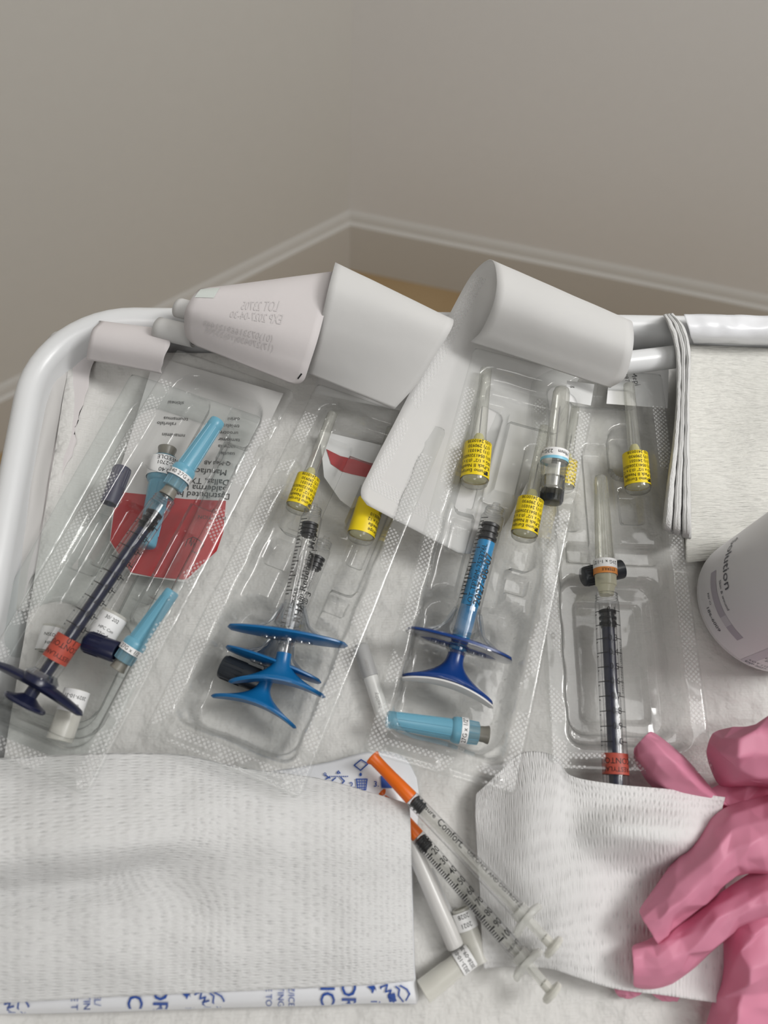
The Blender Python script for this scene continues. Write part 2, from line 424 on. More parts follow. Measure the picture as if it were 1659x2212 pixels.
# ================================================================== THE ROOM
FLOOR = -85.0
corner_px = (757, 466)
BT = FLOOR+13.5
cor = P(*corner_px, BT)
dl = (P(480, 605, BT)-cor).normalized(); dr = (P(1659, 650, BT)-cor).normalized()
def upvec(p, z): return Vector((p.x, p.y, z))
def wall(name, d, flip):
    n = Vector((-d.y, d.x, 0)); 
    if n.dot(Vector((0, -1, 0))) < 0: n = -n
    mb = MB()
    a, b = cor-n*1.2, cor+d*260-n*1.2
    a0 = a-d*3
    F = Fr(upvec(a0, FLOOR), d, Vector((0, 0, 1)))
    s = 1 if F.Y.dot(n) > 0 else -1
    mb.box(F, 0, 263, min(0, -s*8), max(0, -s*8), 0, 250)
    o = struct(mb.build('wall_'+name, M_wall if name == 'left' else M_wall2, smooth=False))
    fix_normals(o)
    mb = MB()
    prof = [(0, 0), (1.2, 0), (1.2, 11.2), (1.0, 11.5), (.75, 11.7), (.6, 12.4), (.35, 13.1), (0, 13.5)]
    ids = []
    for t in (-.5, 260):
        ids.append([mb.vert(upvec(cor+d*t-n*1.2, FLOOR)+n*(x-.002)+Vector((0, 0, z))) for x, z in prof])
    for i in range(len(prof)-1): mb.f.append((ids[0][i], ids[1][i], ids[1][i+1], ids[0][i+1]))
    o = struct(mb.build('baseboard_'+name, M_base, angle=30)); fix_normals(o)
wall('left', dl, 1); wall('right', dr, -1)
mb = MB(); c = upvec(cor, FLOOR)
mb.grid(lambda u, v: Vector((-300+600*u, -300+cor.y+400*v-60, FLOOR)), 2, 2)
struct(mb.build('floor', M_floor))

# ================================================================== TRAY
ZR = 1.9
q0, q1 = P(250, 674, ZR), P(1600, 694, ZR)
bx = (q1-q0).normalized(); by = Vector((bx.y, -bx.x, 0))      # by points towards the viewer
ql = P(40, 897, ZR)
# corner of the rail: where the left side meets the back side
tl = (ql-q0).dot(bx); corner0 = q0+bx*tl
TW, TD, RC = 46.0, 36.0, 3.7
def rail_path():
    pts = []
    for (cxx, cyy, a0) in ((RC, RC, 180), (TW-RC, RC, 270), (TW-RC, TD-RC, 0), (RC, TD-RC, 90)):
        for k in range(13):
            a = rad(a0+90*k/12)
            pts.append((cxx+RC*math.cos(a), cyy+RC*math.sin(a)))
    return pts
tray = thing('tray', 'white plastic trolley tray with a rounded rim rail', 'tray', corner0+bx*23+by*18+Vector((0, 0, FLOOR-corner0.z)))
def tray_ring(prof, name):
    mb = MB(); path = rail_path(); n = len(path); ids = []
    for i, (x, y) in enumerate(path):
        a, b = path[i-1], path[(i+1) % n]
        tx, ty = b[0]-a[0], b[1]-a[1]; L = math.hypot(tx, ty); nx, ny = ty/L, -tx/L   # outward
        ids.append([mb.vert(corner0+bx*(x+nx*o)+by*(y+ny*o)+Vector((0, 0, z-corner0.z))) for o, z in prof])
    for i in range(n):
        A, B = ids[i], ids[(i+1) % n]
        for k in range(len(prof)-1): mb.f.append((A[k], B[k], B[k+1], A[k+1]))
    o = mb.build(name, M_tray, tray); fix_normals(o); return o
pr = [(.52, -1.2)]+[(.5*math.cos(rad(a)), ZR-.5+.5*math.sin(rad(a))) for a in range(0, 181, 15)]+[(-.5, .6), (-.8, -.5)]
tray_ring(pr, 'rim')
mb = MB(); pth = [corner0+bx*(x)+by*(y) for x, y in rail_path()]
cc = corner0+bx*TW/2+by*TD/2
mb.poly([upvec(cc+(p-cc)*.96, -.55) for p in pth]); mb.build('tray_base', M_tray, tray, smooth=False)
mb = MB(); Fc = Fr(upvec(cc, FLOOR), Vector((0, 0, 1)), Vector((0, -1, 0)))
mb.lathe(Fc, [(4, 2.5), (-FLOOR-.8, 2.5)]); mb.build('column', M_tray, tray)
mb = MB(); mb.lathe(Fc, [(0, 20), (2.5, 20), (4, 16), (4.6, 3)], 40); mb.build('foot', M_tray, tray)

# liner paper covering the tray floor, a little wavy
def liner_fn(u, v):
    p = corner0+bx*(1.0+(TW-2)*u)+by*(1.0+(TD-2)*v)
    z = .02+.10*noise.noise(Vector((p.x*.35, p.y*.35, 2)))+.05*noise.noise(Vector((p.x*.9, p.y*.9, 5)))
    e = min(u, v*.8, 1-u, 1-v)
    z += max(0, .035-e)*22
    return Vector((p.x, p.y, z-.2))
mb = MB(); mb.grid(liner_fn, 90, 70, lambda u, v: (u*TW, v*TD))
tag(solid(mb.build('tray_liner', M_liner), .03), 'white embossed absorbent liner paper spread over the tray floor', 'liner paper')

# ================================================================== SHEETS: DRAPES, GAUZE, ICE PACK
mb = net([[(90, 775, .7), (98, 742, .9), (120, 716, 1.0), (160, 718, .7)],
          [(84, 800, .6), (95, 800, .8), (110, 800, 1.0), (150, 800, .6)],
          [(78, 880, .6), (100, 880, .9), (120, 880, .8), (140, 880, .4)],
          [(60, 1000, .9), (80, 1000, 1.0), (100, 1000, .7), (120, 1000, .3)],
          [(40, 1130, .7), (55, 1130, .9), (80, 1130, .6), (100, 1130, .3)],
          [(-30, 1320, .6), (0, 1320, .7), (30, 1320, .5), (60, 1320, .3)]], 14, 50, .12, .9, 3)
tag(solid(mb.build('tissue_drape', M_tissue), .02), 'thin greyish tissue edge tucked inside the rounded left corner of the tray', 'drape')
mb = net([[(1490, 745, 1.1), (1580, 748, .9), (1659, 752, .9), (1800, 760, .9)],
          [(1482, 850, .9), (1570, 850, .75), (1659, 860, .7), (1800, 860, .6)],
          [(1478, 960, .6), (1570, 960, .55), (1659, 950, .7), (1800, 960, .5)],
          [(1480, 1080, .35), (1570, 1080, .45), (1659, 1080, .4), (1800, 1080, .4)],
          [(1482, 1215, .12), (1570, 1205, .2), (1659, 1180, .25), (1800, 1160, .25)]], 60, 80, .16, .55, 4)
tag(solid(mb.build('crepe_towel', M_crepe), .04), 'cream white ribbed crepe towel spread in the back right of the tray', 'towel')
mb = net([[(1478, 678, 2.35), (1560, 680, 2.4), (1659, 682, 2.4), (1800, 690, 2.4)],
          [(1486, 705, 2.3), (1560, 708, 2.4), (1659, 710, 2.4), (1800, 715, 2.4)],
          [(1492, 727, 1.9), (1560, 731, 2.0), (1659, 733, 1.9), (1800, 735, 1.9)],
          [(1498, 742, 1.2), (1560, 742, 1.2), (1659, 746, 1.15), (1800, 748, 1.1)]], 60, 14, .12, 1.6, 9)
tag(solid(mb.build('drape_film', M_pack), .02), 'wrinkled white film edge folded over the back rim behind the crepe towel', 'drape')
wad = thing('gauze_wad', 'folded white gauze strip standing on edge between right blister and crepe towel', 'gauze', P(1470, 950, .1))
gx = [(1433, 680, 2.9), (1444, 702, 3.0), (1460, 758, 2.9), (1462, 850, 2.4), (1455, 945, 2.1), (1441, 1050, 2.0), (1432, 1132, 1.7)]
gr = [(1452, 677), (1478, 708), (1490, 765), (1488, 855), (1488, 950), (1490, 1060), (1491, 1150)]
for ply in range(3):
    a, b = ply/3, (ply+1)/3
    rows = []
    for (x, y, z), (x2, y2) in zip(gx, gr):
        pt = lambda f, zz: (x+(x2-x)*f, y+(y2-y)*f, zz)
        rows.append([pt(a, z-.5-.4*ply), pt(a+.06, z-.06), pt((a+b)/2, z+.03), pt(b-.04, z-.05), pt(b+.02, z-.6-.4*ply)])
    x, y, z = gx[-1]; x2, y2 = gr[-1]
    rows.append([(x+(x2-x)*f, y+14+(y2-y)*f, .5) for f in (a, a+.06, (a+b)/2, b-.04, b)])
    solid(net(rows, 10, 90, .06, 2.5, 2+ply).build('ply', M_plush, wad), .05)
# rolled white tube behind the right lid
A, B = P(1318, 788, 1.9), P(1474, 769, 1.9)
F, L = axf(A, B, False); r = cm(1400, 775, 1.9, 25)
mb = MB(); mb.lathe(F, [(0, r), (L-r*.8, r), (L-r*.45, r*.95), (L-r*.15, r*.75), (L-.02, r*.4), (L, 0)], 28)
tag(mb.build('plastic_rod', M_tray), 'smooth white rod with a rounded end poking out from under a curled lid', 'rod')

# ice pack under the left gauze
ipk = thing('ice_pack', 'white instant cold pack with blue print lying under the left gauze', 'ice pack', P(450, 1900, 0))
rows = [[(-120, 1700, .15), (200, 1690, .2), (500, 1675, .2), (690, 1650, .3), (800, 1624, .35), (870, 1634, .2), (900, 1680, .1)],
        [(-120, 1760, .7), (200, 1750, .8), (500, 1735, .8), (690, 1715, .75), (800, 1700, .7), (870, 1712, .55), (905, 1740, .1)],
        [(-120, 1900, 1.1), (200, 1890, 1.2), (500, 1880, 1.2), (690, 1880, 1.1), (800, 1880, 1.0), (868, 1880, .7), (892, 1880, .1)],
        [(-120, 2060, 1.1), (200, 2050, 1.2), (500, 2045, 1.2), (690, 2040, 1.1), (800, 2040, 1.0), (870, 2040, .7), (894, 2040, .1)],
        [(-120, 2140, 1.1), (200, 2135, 1.1), (500, 2125, 1.1), (690, 2120, 1.0), (800, 2115, .95), (875, 2110, .8), (897, 2108, .3)],
        [(-120, 2176, .8), (200, 2172, .85), (500, 2162, .85), (690, 2156, .8), (800, 2150, .75), (885, 2150, .6), (903, 2150, .2)],
        [(-120, 2192, .3), (200, 2186, .35), (500, 2176, .35), (690, 2172, .35), (800, 2167, .3), (885, 2168, .25), (900, 2168, .1)]]
RI = [[P(*p) for p in r] for r in rows]
def ice(u, v): return cr([cr(r, u) for r in RI], v)
mb = MB(); mb.grid(ice, 90, 60)
solid(mb.build('pouch', M_pack, ipk), .03)
# printing on the pouch: found by photo position on its surface
from mathutils.bvhtree import BVHTree
_bv = BVHTree.FromPolygons([tuple(p) for p in mb.v], mb.f)
def on_pack(px, py, lift=.09):
    d = (P(px, py, 0)-CAM).normalized(); h = _bv.ray_cast(CAM, d)
    k = 0
    while not h[0] and k < 20:            # past the hem: stop at the edge of the pouch
        k += 1; d = (P(px, py-2*k, 0)-CAM).normalized(); h = _bv.ray_cast(CAM, d)
    return (h[0]-d*lift) if h[0] else Vector((0, 0, -99))
mb = MB()
S = lambda pts, w=2.6, c=False: mb.stroke(on_pack, pts, w, c)
S([(765, 1653), (780, 1641), (795, 1650), (779, 1664)], 2.6, True)                  # sachet outline
S([(770, 1683), (773, 1706), (790, 1706), (793, 1683)], 2.6, True)                  # bin
for k in range(1, 4): S([(770+k*5.8, 1683), (773+k*4.4, 1706)], 1.6); S([(770+k*.8, 1683+k*6), (793-k*.8, 1683+k*6)], 1.6)
mb.poly([on_pack(779+3*math.cos(a), 1673+4*math.sin(a)) for a in [k*.785 for k in range(8)]])
for k in range(9): S([(716+k*4.2, 1677), (718+k*4.2, 1677)], 2)
S([(728, 1670), (735, 1670), (731, 1665)], 2, True)
S([(725, 1680), (714, 1690), (728, 1702)], 2.6); S([(736, 1679), (744, 1687), (731, 1702)], 2.6)
S([(703, 1674), (713, 1681)], 2.4); S([(703, 1684), (713, 1677)], 2.4)
for q in ((702, 1672), (702, 1686)): S([(q[0]+2.6*math.cos(a), q[1]+2.6*math.sin(a)) for a in [k*1.05 for k in range(6)]], 1.5, True)
mb.poly([on_pack(*q) for q in ((822, 1676), (848, 1676), (850, 1702), (824, 1702))])
flip = lambda a, b: on_pack(a, -b)
def done(nm):
    mb.f = [f for f in mb.f if all(mb.v[i].z > -50 for i in f)]; us = sorted({i for f in mb.f for i in f}); mp = {i: n for n, i in enumerate(us)}
    mb.v = [mb.v[i] for i in us]; mb.uv = [mb.uv[i] for i in us]; mb.f = [tuple(mp[i] for i in f) for f in mb.f]
    mb.build(nm, M_blueink, ipk, smooth=False)
put_text(mb, flip, '2.', 17, 761, -1696, 0, True); put_text(mb, flip, '3.', 17, 813, -1694, 0, True)
done('pictogram_print'); mb = MB()
for x, t, s_ in ((160, 'ZE T', 21), (187, 'STIN', 21), (210, 'EL/', 21), (290, 'IC', 46), (345, 'OR', 46), (580, 'E TO', 19), (606, 'TING', 19), (629, 'Z/ICE', 19), (706, 'IC', 44), (752, 'DR', 44)):
    put_text(mb, flip, t, s_, x, -(2180-x*.0175-(16 if s_ > 30 else 16)), -90, s_ > 30)
def bars(x0, y0, k):
    w = 3.2
    mb.poly([on_pack(*q) for q in ((x0, y0), (x0+16, y0-2), (x0+19, y0+4), (x0+22, y0+34), (x0+8, y0+36), (x0+10, y0+8))])
    S([(x0+30, y0), (x0+27, y0+34)], w); S([(x0+30, y0+2), (x0+44, y0-4), (x0+40, y0+12), (x0+52, y0+8), (x0+46, y0+24), (x0+58, y0+34)], w)
    mb.poly([on_pack(*q) for q in ((x0+44, y0+18), (x0+60, y0+14), (x0+64, y0+32), (x0+48, y0+34))])
    S([(x0+62, y0), (x0+70, y0+6), (x0+68, y0+20), (x0+78, y0+33)], w); S([(x0+72, y0-2), (x0+86, y0+6), (x0+92, y0+16), (x0+84, y0+30)], w)
bars(793, 2131, 1); bars(392, 2146, 1); bars(-30, 2158, 1)
done('hem_print')

def gz_wf(q, u, v):
    q = q.copy(); q.z += .05*noise.noise(Vector((q.x*.55, q.y*1.1, 4)))
    return q
mb = net([[(-130, 1645, 1.2), (0, 1638, 1.3), (200, 1628, 1.4), (385, 1630, 1.4), (520, 1658, 1.3), (690, 1682, 1.2), (800, 1712, 1.1), (884, 1737, 1.05)],
          [(-130, 1730, 1.8), (0, 1725, 1.9), (200, 1715, 2.0), (385, 1715, 1.9), (520, 1720, 1.8), (690, 1735, 1.5), (800, 1750, 1.4), (886, 1770, 1.15)],
          [(-130, 1850, 2.5), (0, 1850, 2.5), (200, 1830, 2.6), (385, 1810, 2.2), (520, 1820, 1.9), (690, 1830, 1.7), (800, 1840, 1.5), (888, 1850, 1.15)],
          [(-130, 1925, 1.35), (0, 1925, 1.35), (200, 1905, 1.4), (330, 1880, 1.5), (520, 1890, 1.75), (690, 1900, 1.6), (800, 1905, 1.5), (889, 1905, 1.15)],
          [(-130, 1990, 1.55), (0, 1990, 1.6), (200, 1975, 1.65), (385, 1960, 1.6), (520, 1965, 1.7), (690, 1970, 1.6), (800, 1975, 1.5), (890, 1975, 1.15)],
          [(-130, 2080, 1.5), (0, 2080, 1.6), (200, 2075, 1.6), (385, 2065, 1.6), (520, 2060, 1.6), (690, 2055, 1.55), (800, 2050, 1.45), (892, 2045, 1.1)],
          [(-130, 2168, 1.2), (0, 2166, 1.25), (200, 2155, 1.25), (385, 2146, 1.25), (520, 2140, 1.2), (690, 2132, 1.15), (800, 2126, 1.1), (894, 2118, .95)]],
         150, 90, .07, .9, 5, wf=gz_wf)
gl = tag(solid(mb.build('gauze_pad', M_gauze), .04), 'large white woven gauze pad spread over the blue printed cold pack', 'gauze', 'gauze pads on the tray')

mb = net([[(1028, 1716, .5), (1075, 1672, .8), (1130, 1626, .9), (1200, 1634, 1.2), (1232, 1675, 1.5), (1330, 1694, 1.7), (1450, 1706, 1.6), (1566, 1722, 1.5)],
          [(1026, 1760, .6), (1080, 1735, 1.0), (1140, 1700, 1.5), (1195, 1700, 1.6), (1235, 1720, 1.35), (1330, 1735, 1.7), (1450, 1745, 1.8), (1560, 1752, 1.4)],
          [(1030, 1840, .6), (1080, 1830, 1.1), (1140, 1810, 1.7), (1185, 1800, 1.7), (1240, 1800, 1.5), (1330, 1800, 2.3), (1450, 1810, 2.3), (1566, 1810, 1.3)],
          [(1036, 1930, .5), (1080, 1925, .9), (1140, 1915, 1.4), (1190, 1900, 1.5), (1250, 1880, 1.4), (1330, 1880, 1.0), (1450, 1880, 1.1), (1566, 1880, 1.1)],
          [(1040, 2010, .5), (1085, 2005, .7), (1140, 2000, 1.1), (1195, 1990, 1.3), (1250, 1980, 1.2), (1330, 1965, .9), (1450, 1960, .9), (1566, 1970, .9)],
          [(1042, 2060, .6), (1090, 2058, .7), (1140, 2055, .9), (1195, 2050, 1.1), (1250, 2050, 1.0), (1330, 2045, .8), (1450, 2050, .8), (1566, 2065, .8)],
          [(1045, 2092, .5), (1090, 2088, .55), (1140, 2088, .6), (1195, 2094, .75), (1250, 2112, .8), (1330, 2136, .8), (1450, 2152, .8), (1564, 2168, .8)]],
         120, 100, .06, .9, 8, wf=gz_wf)
tag(solid(mb.build('gauze_pad', M_gauzev), .05), 'white woven gauze square lying under the pink gloves and beside the orange capped syringes', 'gauze', 'gauze pads on the tray')

# ================================================================== BLISTER PACKS
def sd(x, y, x0, x1, y0, y1, r):
    qx = abs(x-(x0+x1)/2)-(x1-x0)/2+r; qy = abs(y-(y0+y1)/2)-(y1-y0)/2+r
    return math.hypot(max(qx, 0), max(qy, 0))+min(max(qx, qy), 0)-r
class Blister:
    def __init__(s, label, TL, TR, BL, BR, zt, zb, feats, mat, group='clear blister packs', seal_w=.46, cut=.3, step=.075):
        a, b, c, d = P(*TL, zt), P(*TR, zt), P(*BL, zb), P(*BR, zb)
        m = (a+b+c+d)/4; X = ((b-a)+(d-c)).normalized(); Y = ((a-c)+(b-d))/2
        Zn = X.cross(Y).normalized()
        s.W = ((b-a).dot(X)+(d-c).dot(X))/2; Yn = Zn.cross(X); s.L = Y.dot(Yn)
        s.F = Fr(m-X*s.W/2-Yn*s.L/2, X, Zn)
        W, L = s.W, s.L
        F0 = [(f[0]*W, f[1]*W, f[2]*L, f[3]*L)+tuple(f[4:]) for f in feats]
        def h(x, y):
            z = 0.0
            for (x0, x1, y0, y1, r, dep, wl, sc) in F0:
                k = sd(x, y, x0, x1, y0, y1, r)
                if sc: k += sc*(math.sin(y*4.2)+math.sin(x*3.1))
                t = min(max(-k/wl, 0), 1); t = t*t*(3-2*t)
                if dep < 0: z = z if z < -.01 else max(z, -dep*t)
                else: z = min(z, -dep*t)
            return z
        s.h = h
        nu, nv = int(W/step), int(L/step)
        def fn(u, v):
            x, y = u*W, v*L
            cx_, cy_ = min(max(x, cut), W-cut), min(max(y, cut), L-cut)
            dx, dy = x-cx_, y-cy_; dd = math.hypot(dx, dy)
            if dx and dy and dd > cut: x, y = cx_+dx/dd*cut, cy_+dy/dd*cut
            z = h(x, y)
            z += .03*noise.noise(Vector((x*.8, y*.8, W)))+.006*noise.noise(Vector((x*3.1, y*3.1, W)))
            if u in (0, 1) or v in (0, 1): z -= .07
            return s.F(x, y, z)
        s.root = thing('blister_pack', label, 'blister pack', Vector((m.x, m.y, .1)), group)
        mb = MB(); mb.grid(fn, nu, nv, lambda u, v: (u*W, v*L)); mb.build('clear_shell', mat, s.root, angle=75)
        if seal_w:
            mb = MB()
            def kp(u, v):
                k = sd(u*W, v*L, 0, W, 0, L, cut); return v < .9 and -.12-seal_w < k < -.12 and abs(h(u*W, v*L)) < .02
            mb.grid(lambda u, v: s.F(u*W, v*L, .035), int(W/.1), int(L/.1), lambda u, v: (u*W, v*L), kp)
            mb.build('seal_band', M_seal, s.root)
# x0,x1,y0,y1 as fractions, corner radius, depth, wall, scallop
RHA = [(.10, .90, .05, .955, .55, .55, .25, .02),
       (.105, .895, .06, .40, .9, 1.9, .3, .03),
       (.30, .70, .30, .66, .35, 1.5, .3, 0),
       (.14, .44, .57, .90, .45, 1.35, .25, 0),
       (.56, .86, .47, .80, .45, 1.35, .25, 0),
       (.16, .84, .835, .935, .4, 1.0, .25, 0),
       (.16, .40, .47, .56, .25, .95, .2, 0), (.62, .84, .41, .47, .2, .95, .2, 0),
       (.17, .34, .60, .70, .2, 1.7, .2, 0), (.66, .82, .56, .66, .2, 1.7, .2, 0),
       (.12, .48, .014, .026, .1, -.1, .1, 0), (.55, .9, .014, .026, .1, -.1, .1, 0)]
RES = [(.13, .87, .055, .95, .9, .6, .25, .0),
       (.16, .84, .07, .36, 1.0, 1.6, .3, 0), (.40, .68, .12, .86, .4, 1.3, .3, 0),
       (.18, .42, .42, .60, .3, 1.1, .2, 0), (.66, .84, .40, .58, .3, 1.1, .2, 0),
       (.17, .44, .68, .92, .4, 1.2, .25, 0), (.60, .85, .64, .78, .3, 1.2, .2, 0), (.56, .85, .82, .93, .35, 1.2, .2, 0),
       (.2, .4, .24, .34, .25, 1.9, .25, 0), (.62, .8, .22, .33, .25, 1.9, .25, 0),
       (.75, .93, .012, .024, .08, -.1, .08, 0)]
RES4 = [(.115, .885, .05, .955, .55, .5, .25, .02),
        (.13, .87, .07, .45, .8, 1.2, .3, .02), (.24, .76, .1, .40, .5, 1.4, .25, 0),
        (.36, .60, .4, .8, .35, 1.1, .25, 0), (.2, .86, .47, .53, .25, 1.0, .2, 0),
        (.56, .85, .70, .86, .7, 1.25, .25, 0), (.30, .84, .90, .97, .35, .9, .2, 0),
        (.60, .80, .575, .68, .25, 1.0, .2, 0), (.16, .34, .55, .66, .25, 1.0, .2, 0), (.12, .5, .014, .026, .1, -.1, .1, 0)]
B0 = Blister('teal tinted lower blister pack at the left, mostly hidden by the one above', (190, 770), (500, 880), (-25, 1585), (288, 1697), 1.15, 1.0, RES, M_film2, seal_w=0, step=.09)
B1 = Blister('upper left blister pack holding the navy gripped syringe', (352, 747), (640, 838), (-92, 1590), (186, 1730), 2.4, 2.7, RES, M_film, seal_w=.5)
B2 = Blister('blister pack holding two syringes with blue finger grips', (660, 808), (940, 925), (335, 1612), (682, 1727), 2.0, 2.3, RHA, M_film)
B4 = Blister('rightmost blister pack, holding the upright navy rod syringe', (1172, 800), (1478, 800), (1152, 1650), (1488, 1690), 1.45, 1.35, RES4, M_film)
B3 = Blister('blister pack holding the syringe with dark blue grip and white thumb edge', (1014, 736), (1312, 832), (794, 1640), (1096, 1702), 2.9, 2.3, RHA, M_film)

# ------------------------------------------------------------------ peeled lids
def lid(name, label, left, right, mat, group='peeled paper lids', nu=16, nv=80, rc0=0, rc1=.12, wr=.02, jag=0, parent=None):
    Lp = [P(*p) for p in left]; Rp = [P(*p) for p in right]
    wd = (Rp[0]-Lp[0]).length
    ln = sum((Lp[i+1]-Lp[i]).length for i in range(len(Lp)-1))
    def fn(u, v):
        e = 0
        for rc, t in ((rc0, v*ln), (rc1, (1-v)*ln)):
            r = rc*wd
            if r and t < r: e = max(e, (1-math.sqrt(max(0, 1-((r-t)/r)**2)))*rc)
        uu = e+u*(1-2*e)
        a, b = cr(Lp, v), cr(Rp, v)
        q = a.lerp(b, uu)
        if jag and u > .99: q += (b-a).normalized()*jag*noise.noise(q*1.7)
        q += Vector((0, 0, wr*noise.noise(q*.9)))
        return q
    mb = MB(); mb.grid(fn, nu, nv, lambda u, v: (u*wd, v*ln))
    o = solid(mb.build(name, mat, parent), .02)
    if label: tag(o, label, 'paper lid', group)
    o['_f'] = 0
    return o, fn
# lid of the far left pack: curl at the top plus its strip running down the tray's left side
lid0, f0 = lid('peeled_lid', 'small curled paper lid, top left, its strip running down the left rim',
    [(186, 776, 1.6), (192, 742, 2.3), (200, 712, 2.5), (218, 694, 2.2), (200, 698, 1.3), (162, 710, .7), (120, 880, .5), (85, 1020, .5), (49, 1160, .5), (-8, 1340, .5)],
    [(352, 808, 1.6), (362, 770, 2.3), (365, 735, 2.5), (360, 712, 2.2), (300, 712, 1.0), (225, 730, .7), (180, 880, .45), (140, 1020, .45), (100, 1160, .45), (40, 1330, .45)], M_paperp, jag=.25)
# lid of the pack with the navy syringe: roll with show-through print
lid1, f1 = lid('peeled_lid', 'rolled lid with mirrored batch numbers showing through, above the navy gripped syringe',
    [(402, 738, 2.9), (398, 700, 3.6), (402, 665, 4.2), (425, 630, 4.4), (440, 626, 3.6), (420, 660, 2.2), (400, 700, 1.6)],
    [(652, 838, 2.9), (668, 790, 3.6), (690, 720, 4.2), (716, 612, 4.3), (722, 588, 3.8), (715, 640, 2.2), (705, 690, 1.6)], M_paperp, rc0=.1, rc1=0)
mb = MB()
def onlid(fn, lift):
    def g(a, b):
        e = .01; p = fn(a, b); n = (fn(a+e, b)-p).cross(fn(a, b+e)-p).normalized()
        if n.dot(CAM-p) < 0: n = -n
        return p+n*lift
    return g
g1 = onlid(f1, .03)
m1 = lambda a, b: g1(a, b)
for t, a, b, sz in (('(01)07331669121445', .42, .245, .062), ('(17)270430(10)23705', .44, .19, .062), ('LOT 23705', .52, .40, .058), ('EXP 2027-04-30', .52, .35, .058)):
    put_text(mb, lambda x, y: m1(.5+x/1.0, y), t, sz*1.0, a-.5, b, 2, flip=True, sx=1.0)
mb.build('show_through_text', M_paleink, lid1, smooth=False)
mb = MB(); mb.grid(lambda u, v: g1(.02+.14*u, .43+.10*v), 6, 6); mb.build('pale_green_patch', plastic('pale_green', (.62, .66, .63), .6), lid1)
mb = MB(); mb.stroke(lambda a, b: g1(a, b), [(.955, .06), (.965, .10)], .012); mb.build('black_mark', M_ink, lid1, smooth=False)
# two white rolled edges just left of that roll
for (a, b, rr, lb) in (((342, 708, 2.5), (420, 726, 2.6), 25, 'rolled white paper edge below the larger roll, at the top left'), ((386, 664, 2.7), (430, 676, 2.8), 22, 'short white rolled paper edge peeking out behind the printed lid roll')):
    A, B = P(*a), P(*b); F, L = axf(A, B, False); r = cm(a[0], a[1], 2.5, rr)
    mb = MB()
    n = 40
    def spi(u, v, F=F, L=L, r=r):
        an = math.pi+v*2*math.pi*1.7; q = r*(1-.25*v); return F(u*L+(.06*math.sin(an) if u < .01 else 0), math.sin(an)*q, math.cos(an)*q)
    mb.grid(spi, 6, 60); tag(solid(mb.build('paper_roll', M_paper), .02), lb, 'paper roll', 'rolled paper edges')
lid2, f2 = lid('peeled_lid', 'tall curled plain white lid over the two syringes with blue grips',
    [(664, 806, 2.3), (674, 770, 3.0), (690, 705, 4.0), (710, 620, 4.9), (724, 567, 4.7), (716, 600, 3.4), (700, 680, 2.2), (690, 760, 1.2), (680, 850, .8)],
    [(852, 884, 2.3), (900, 830, 3.0), (945, 760, 3.8), (975, 710, 4.2), (978, 690, 3.8), (960, 710, 2.8), (950, 760, 1.8), (940, 830, 1.0), (930, 900, .8)], M_paper, rc1=0)
lid3, f3 = lid('peeled_lid', 'large looped white lid over the dark blue gripped syringe, tail spread to the left',
    [(1016, 738, 3.1), (1040, 714, 3.7), (1066, 655, 4.7), (1073, 600, 5.0), (1060, 561, 4.6), (1022, 590, 3.6), (985, 652, 2.9), (935, 750, 2.5), (868, 882, 2.4), (812, 990, 2.35), (768, 1078, 2.35)],
    [(1318, 838, 3.1), (1350, 815, 3.6), (1366, 760, 4.4), (1368, 715, 4.5), (1358, 692, 4.1), (1310, 720, 2.6), (1260, 800, 1.3), (1210, 900, .9), (1140, 1040, .75), (1080, 1150, .9), (1012, 1206, 1.3)], M_paper, rc1=.10, nv=110)
g3 = onlid(f3, .03)
mb = MB(); mb.grid(lambda u, v: g3(.025+.075*u, .50+.46*v), 6, 60, lambda u, v: (u*.5, v*8)); mb.build('seal_marks', M_seal, lid3)
mb = MB(); mb.grid(lambda u, v: g3(.05+.75*u, .935+.03*v), 30, 4, lambda u, v: (u*5, v*.5)); mb.build('seal_marks', M_seal, lid3)

# ================================================================== PRINTED CARDS UNDER THE PACKS
def sheet_px(pts, z, t=.03):
    mb = MB(); top = [P(x, y, z) for x, y in pts]; n = len(top)
    a = [mb.vert(p) for p in top]; b = [mb.vert(p-Vector((0, 0, t))) for p in top]
    mb.f.append(tuple(a)); mb.f.append(tuple(reversed(b)))
    for i in range(n): mb.f.append((a[i], b[i], b[(i+1) % n], a[(i+1) % n]))
    return mb
cz = .62
card = thing('printed_card', 'white and red printed box card under the upper left blister pack', 'card', P(380, 1050, .5))
o = sheet_px([(335, 770), (612, 850), (560, 960), (510, 1080), (470, 1190), (402, 1258), (282, 1240), (237, 1170), (248, 1050)], cz).build('card', M_card, card, smooth=False); fix_normals(o)
o = sheet_px([(252, 1062), (330, 1070), (400, 1078), (488, 1082), (482, 1150), (468, 1190), (402, 1252), (330, 1246), (282, 1236), (238, 1168)], cz+.03, .02).build('red_panel', M_redprint, card, smooth=False); fix_normals(o)
FT = Fr(P(430, 1000, cz+.02), P(300, 992, cz+.02)-P(430, 1000, cz+.02), Vector((0, 0, 1)))   # upside-down print
mb = MB(); k = cm(430, 1030, cz, 1)
def card_line(t, sz, px, py):
    p = P(px, py, cz+.02)-FT.o; put_text(mb, flat(FT, .012), t, sz*k, p.dot(FT.X), p.dot(FT.Y), 0)
for t, px, py, s_ in (('Distributed by', 438, 1069, 20), ('Galderma Lab', 438, 1054, 20), ('Dallas, TX 75', 440, 1039, 20), ('Manufactur', 445, 1018, 20), ('Q-Med AB', 470, 1000, 13)):
    card_line(t, s_, px, py)
random.seed(3)
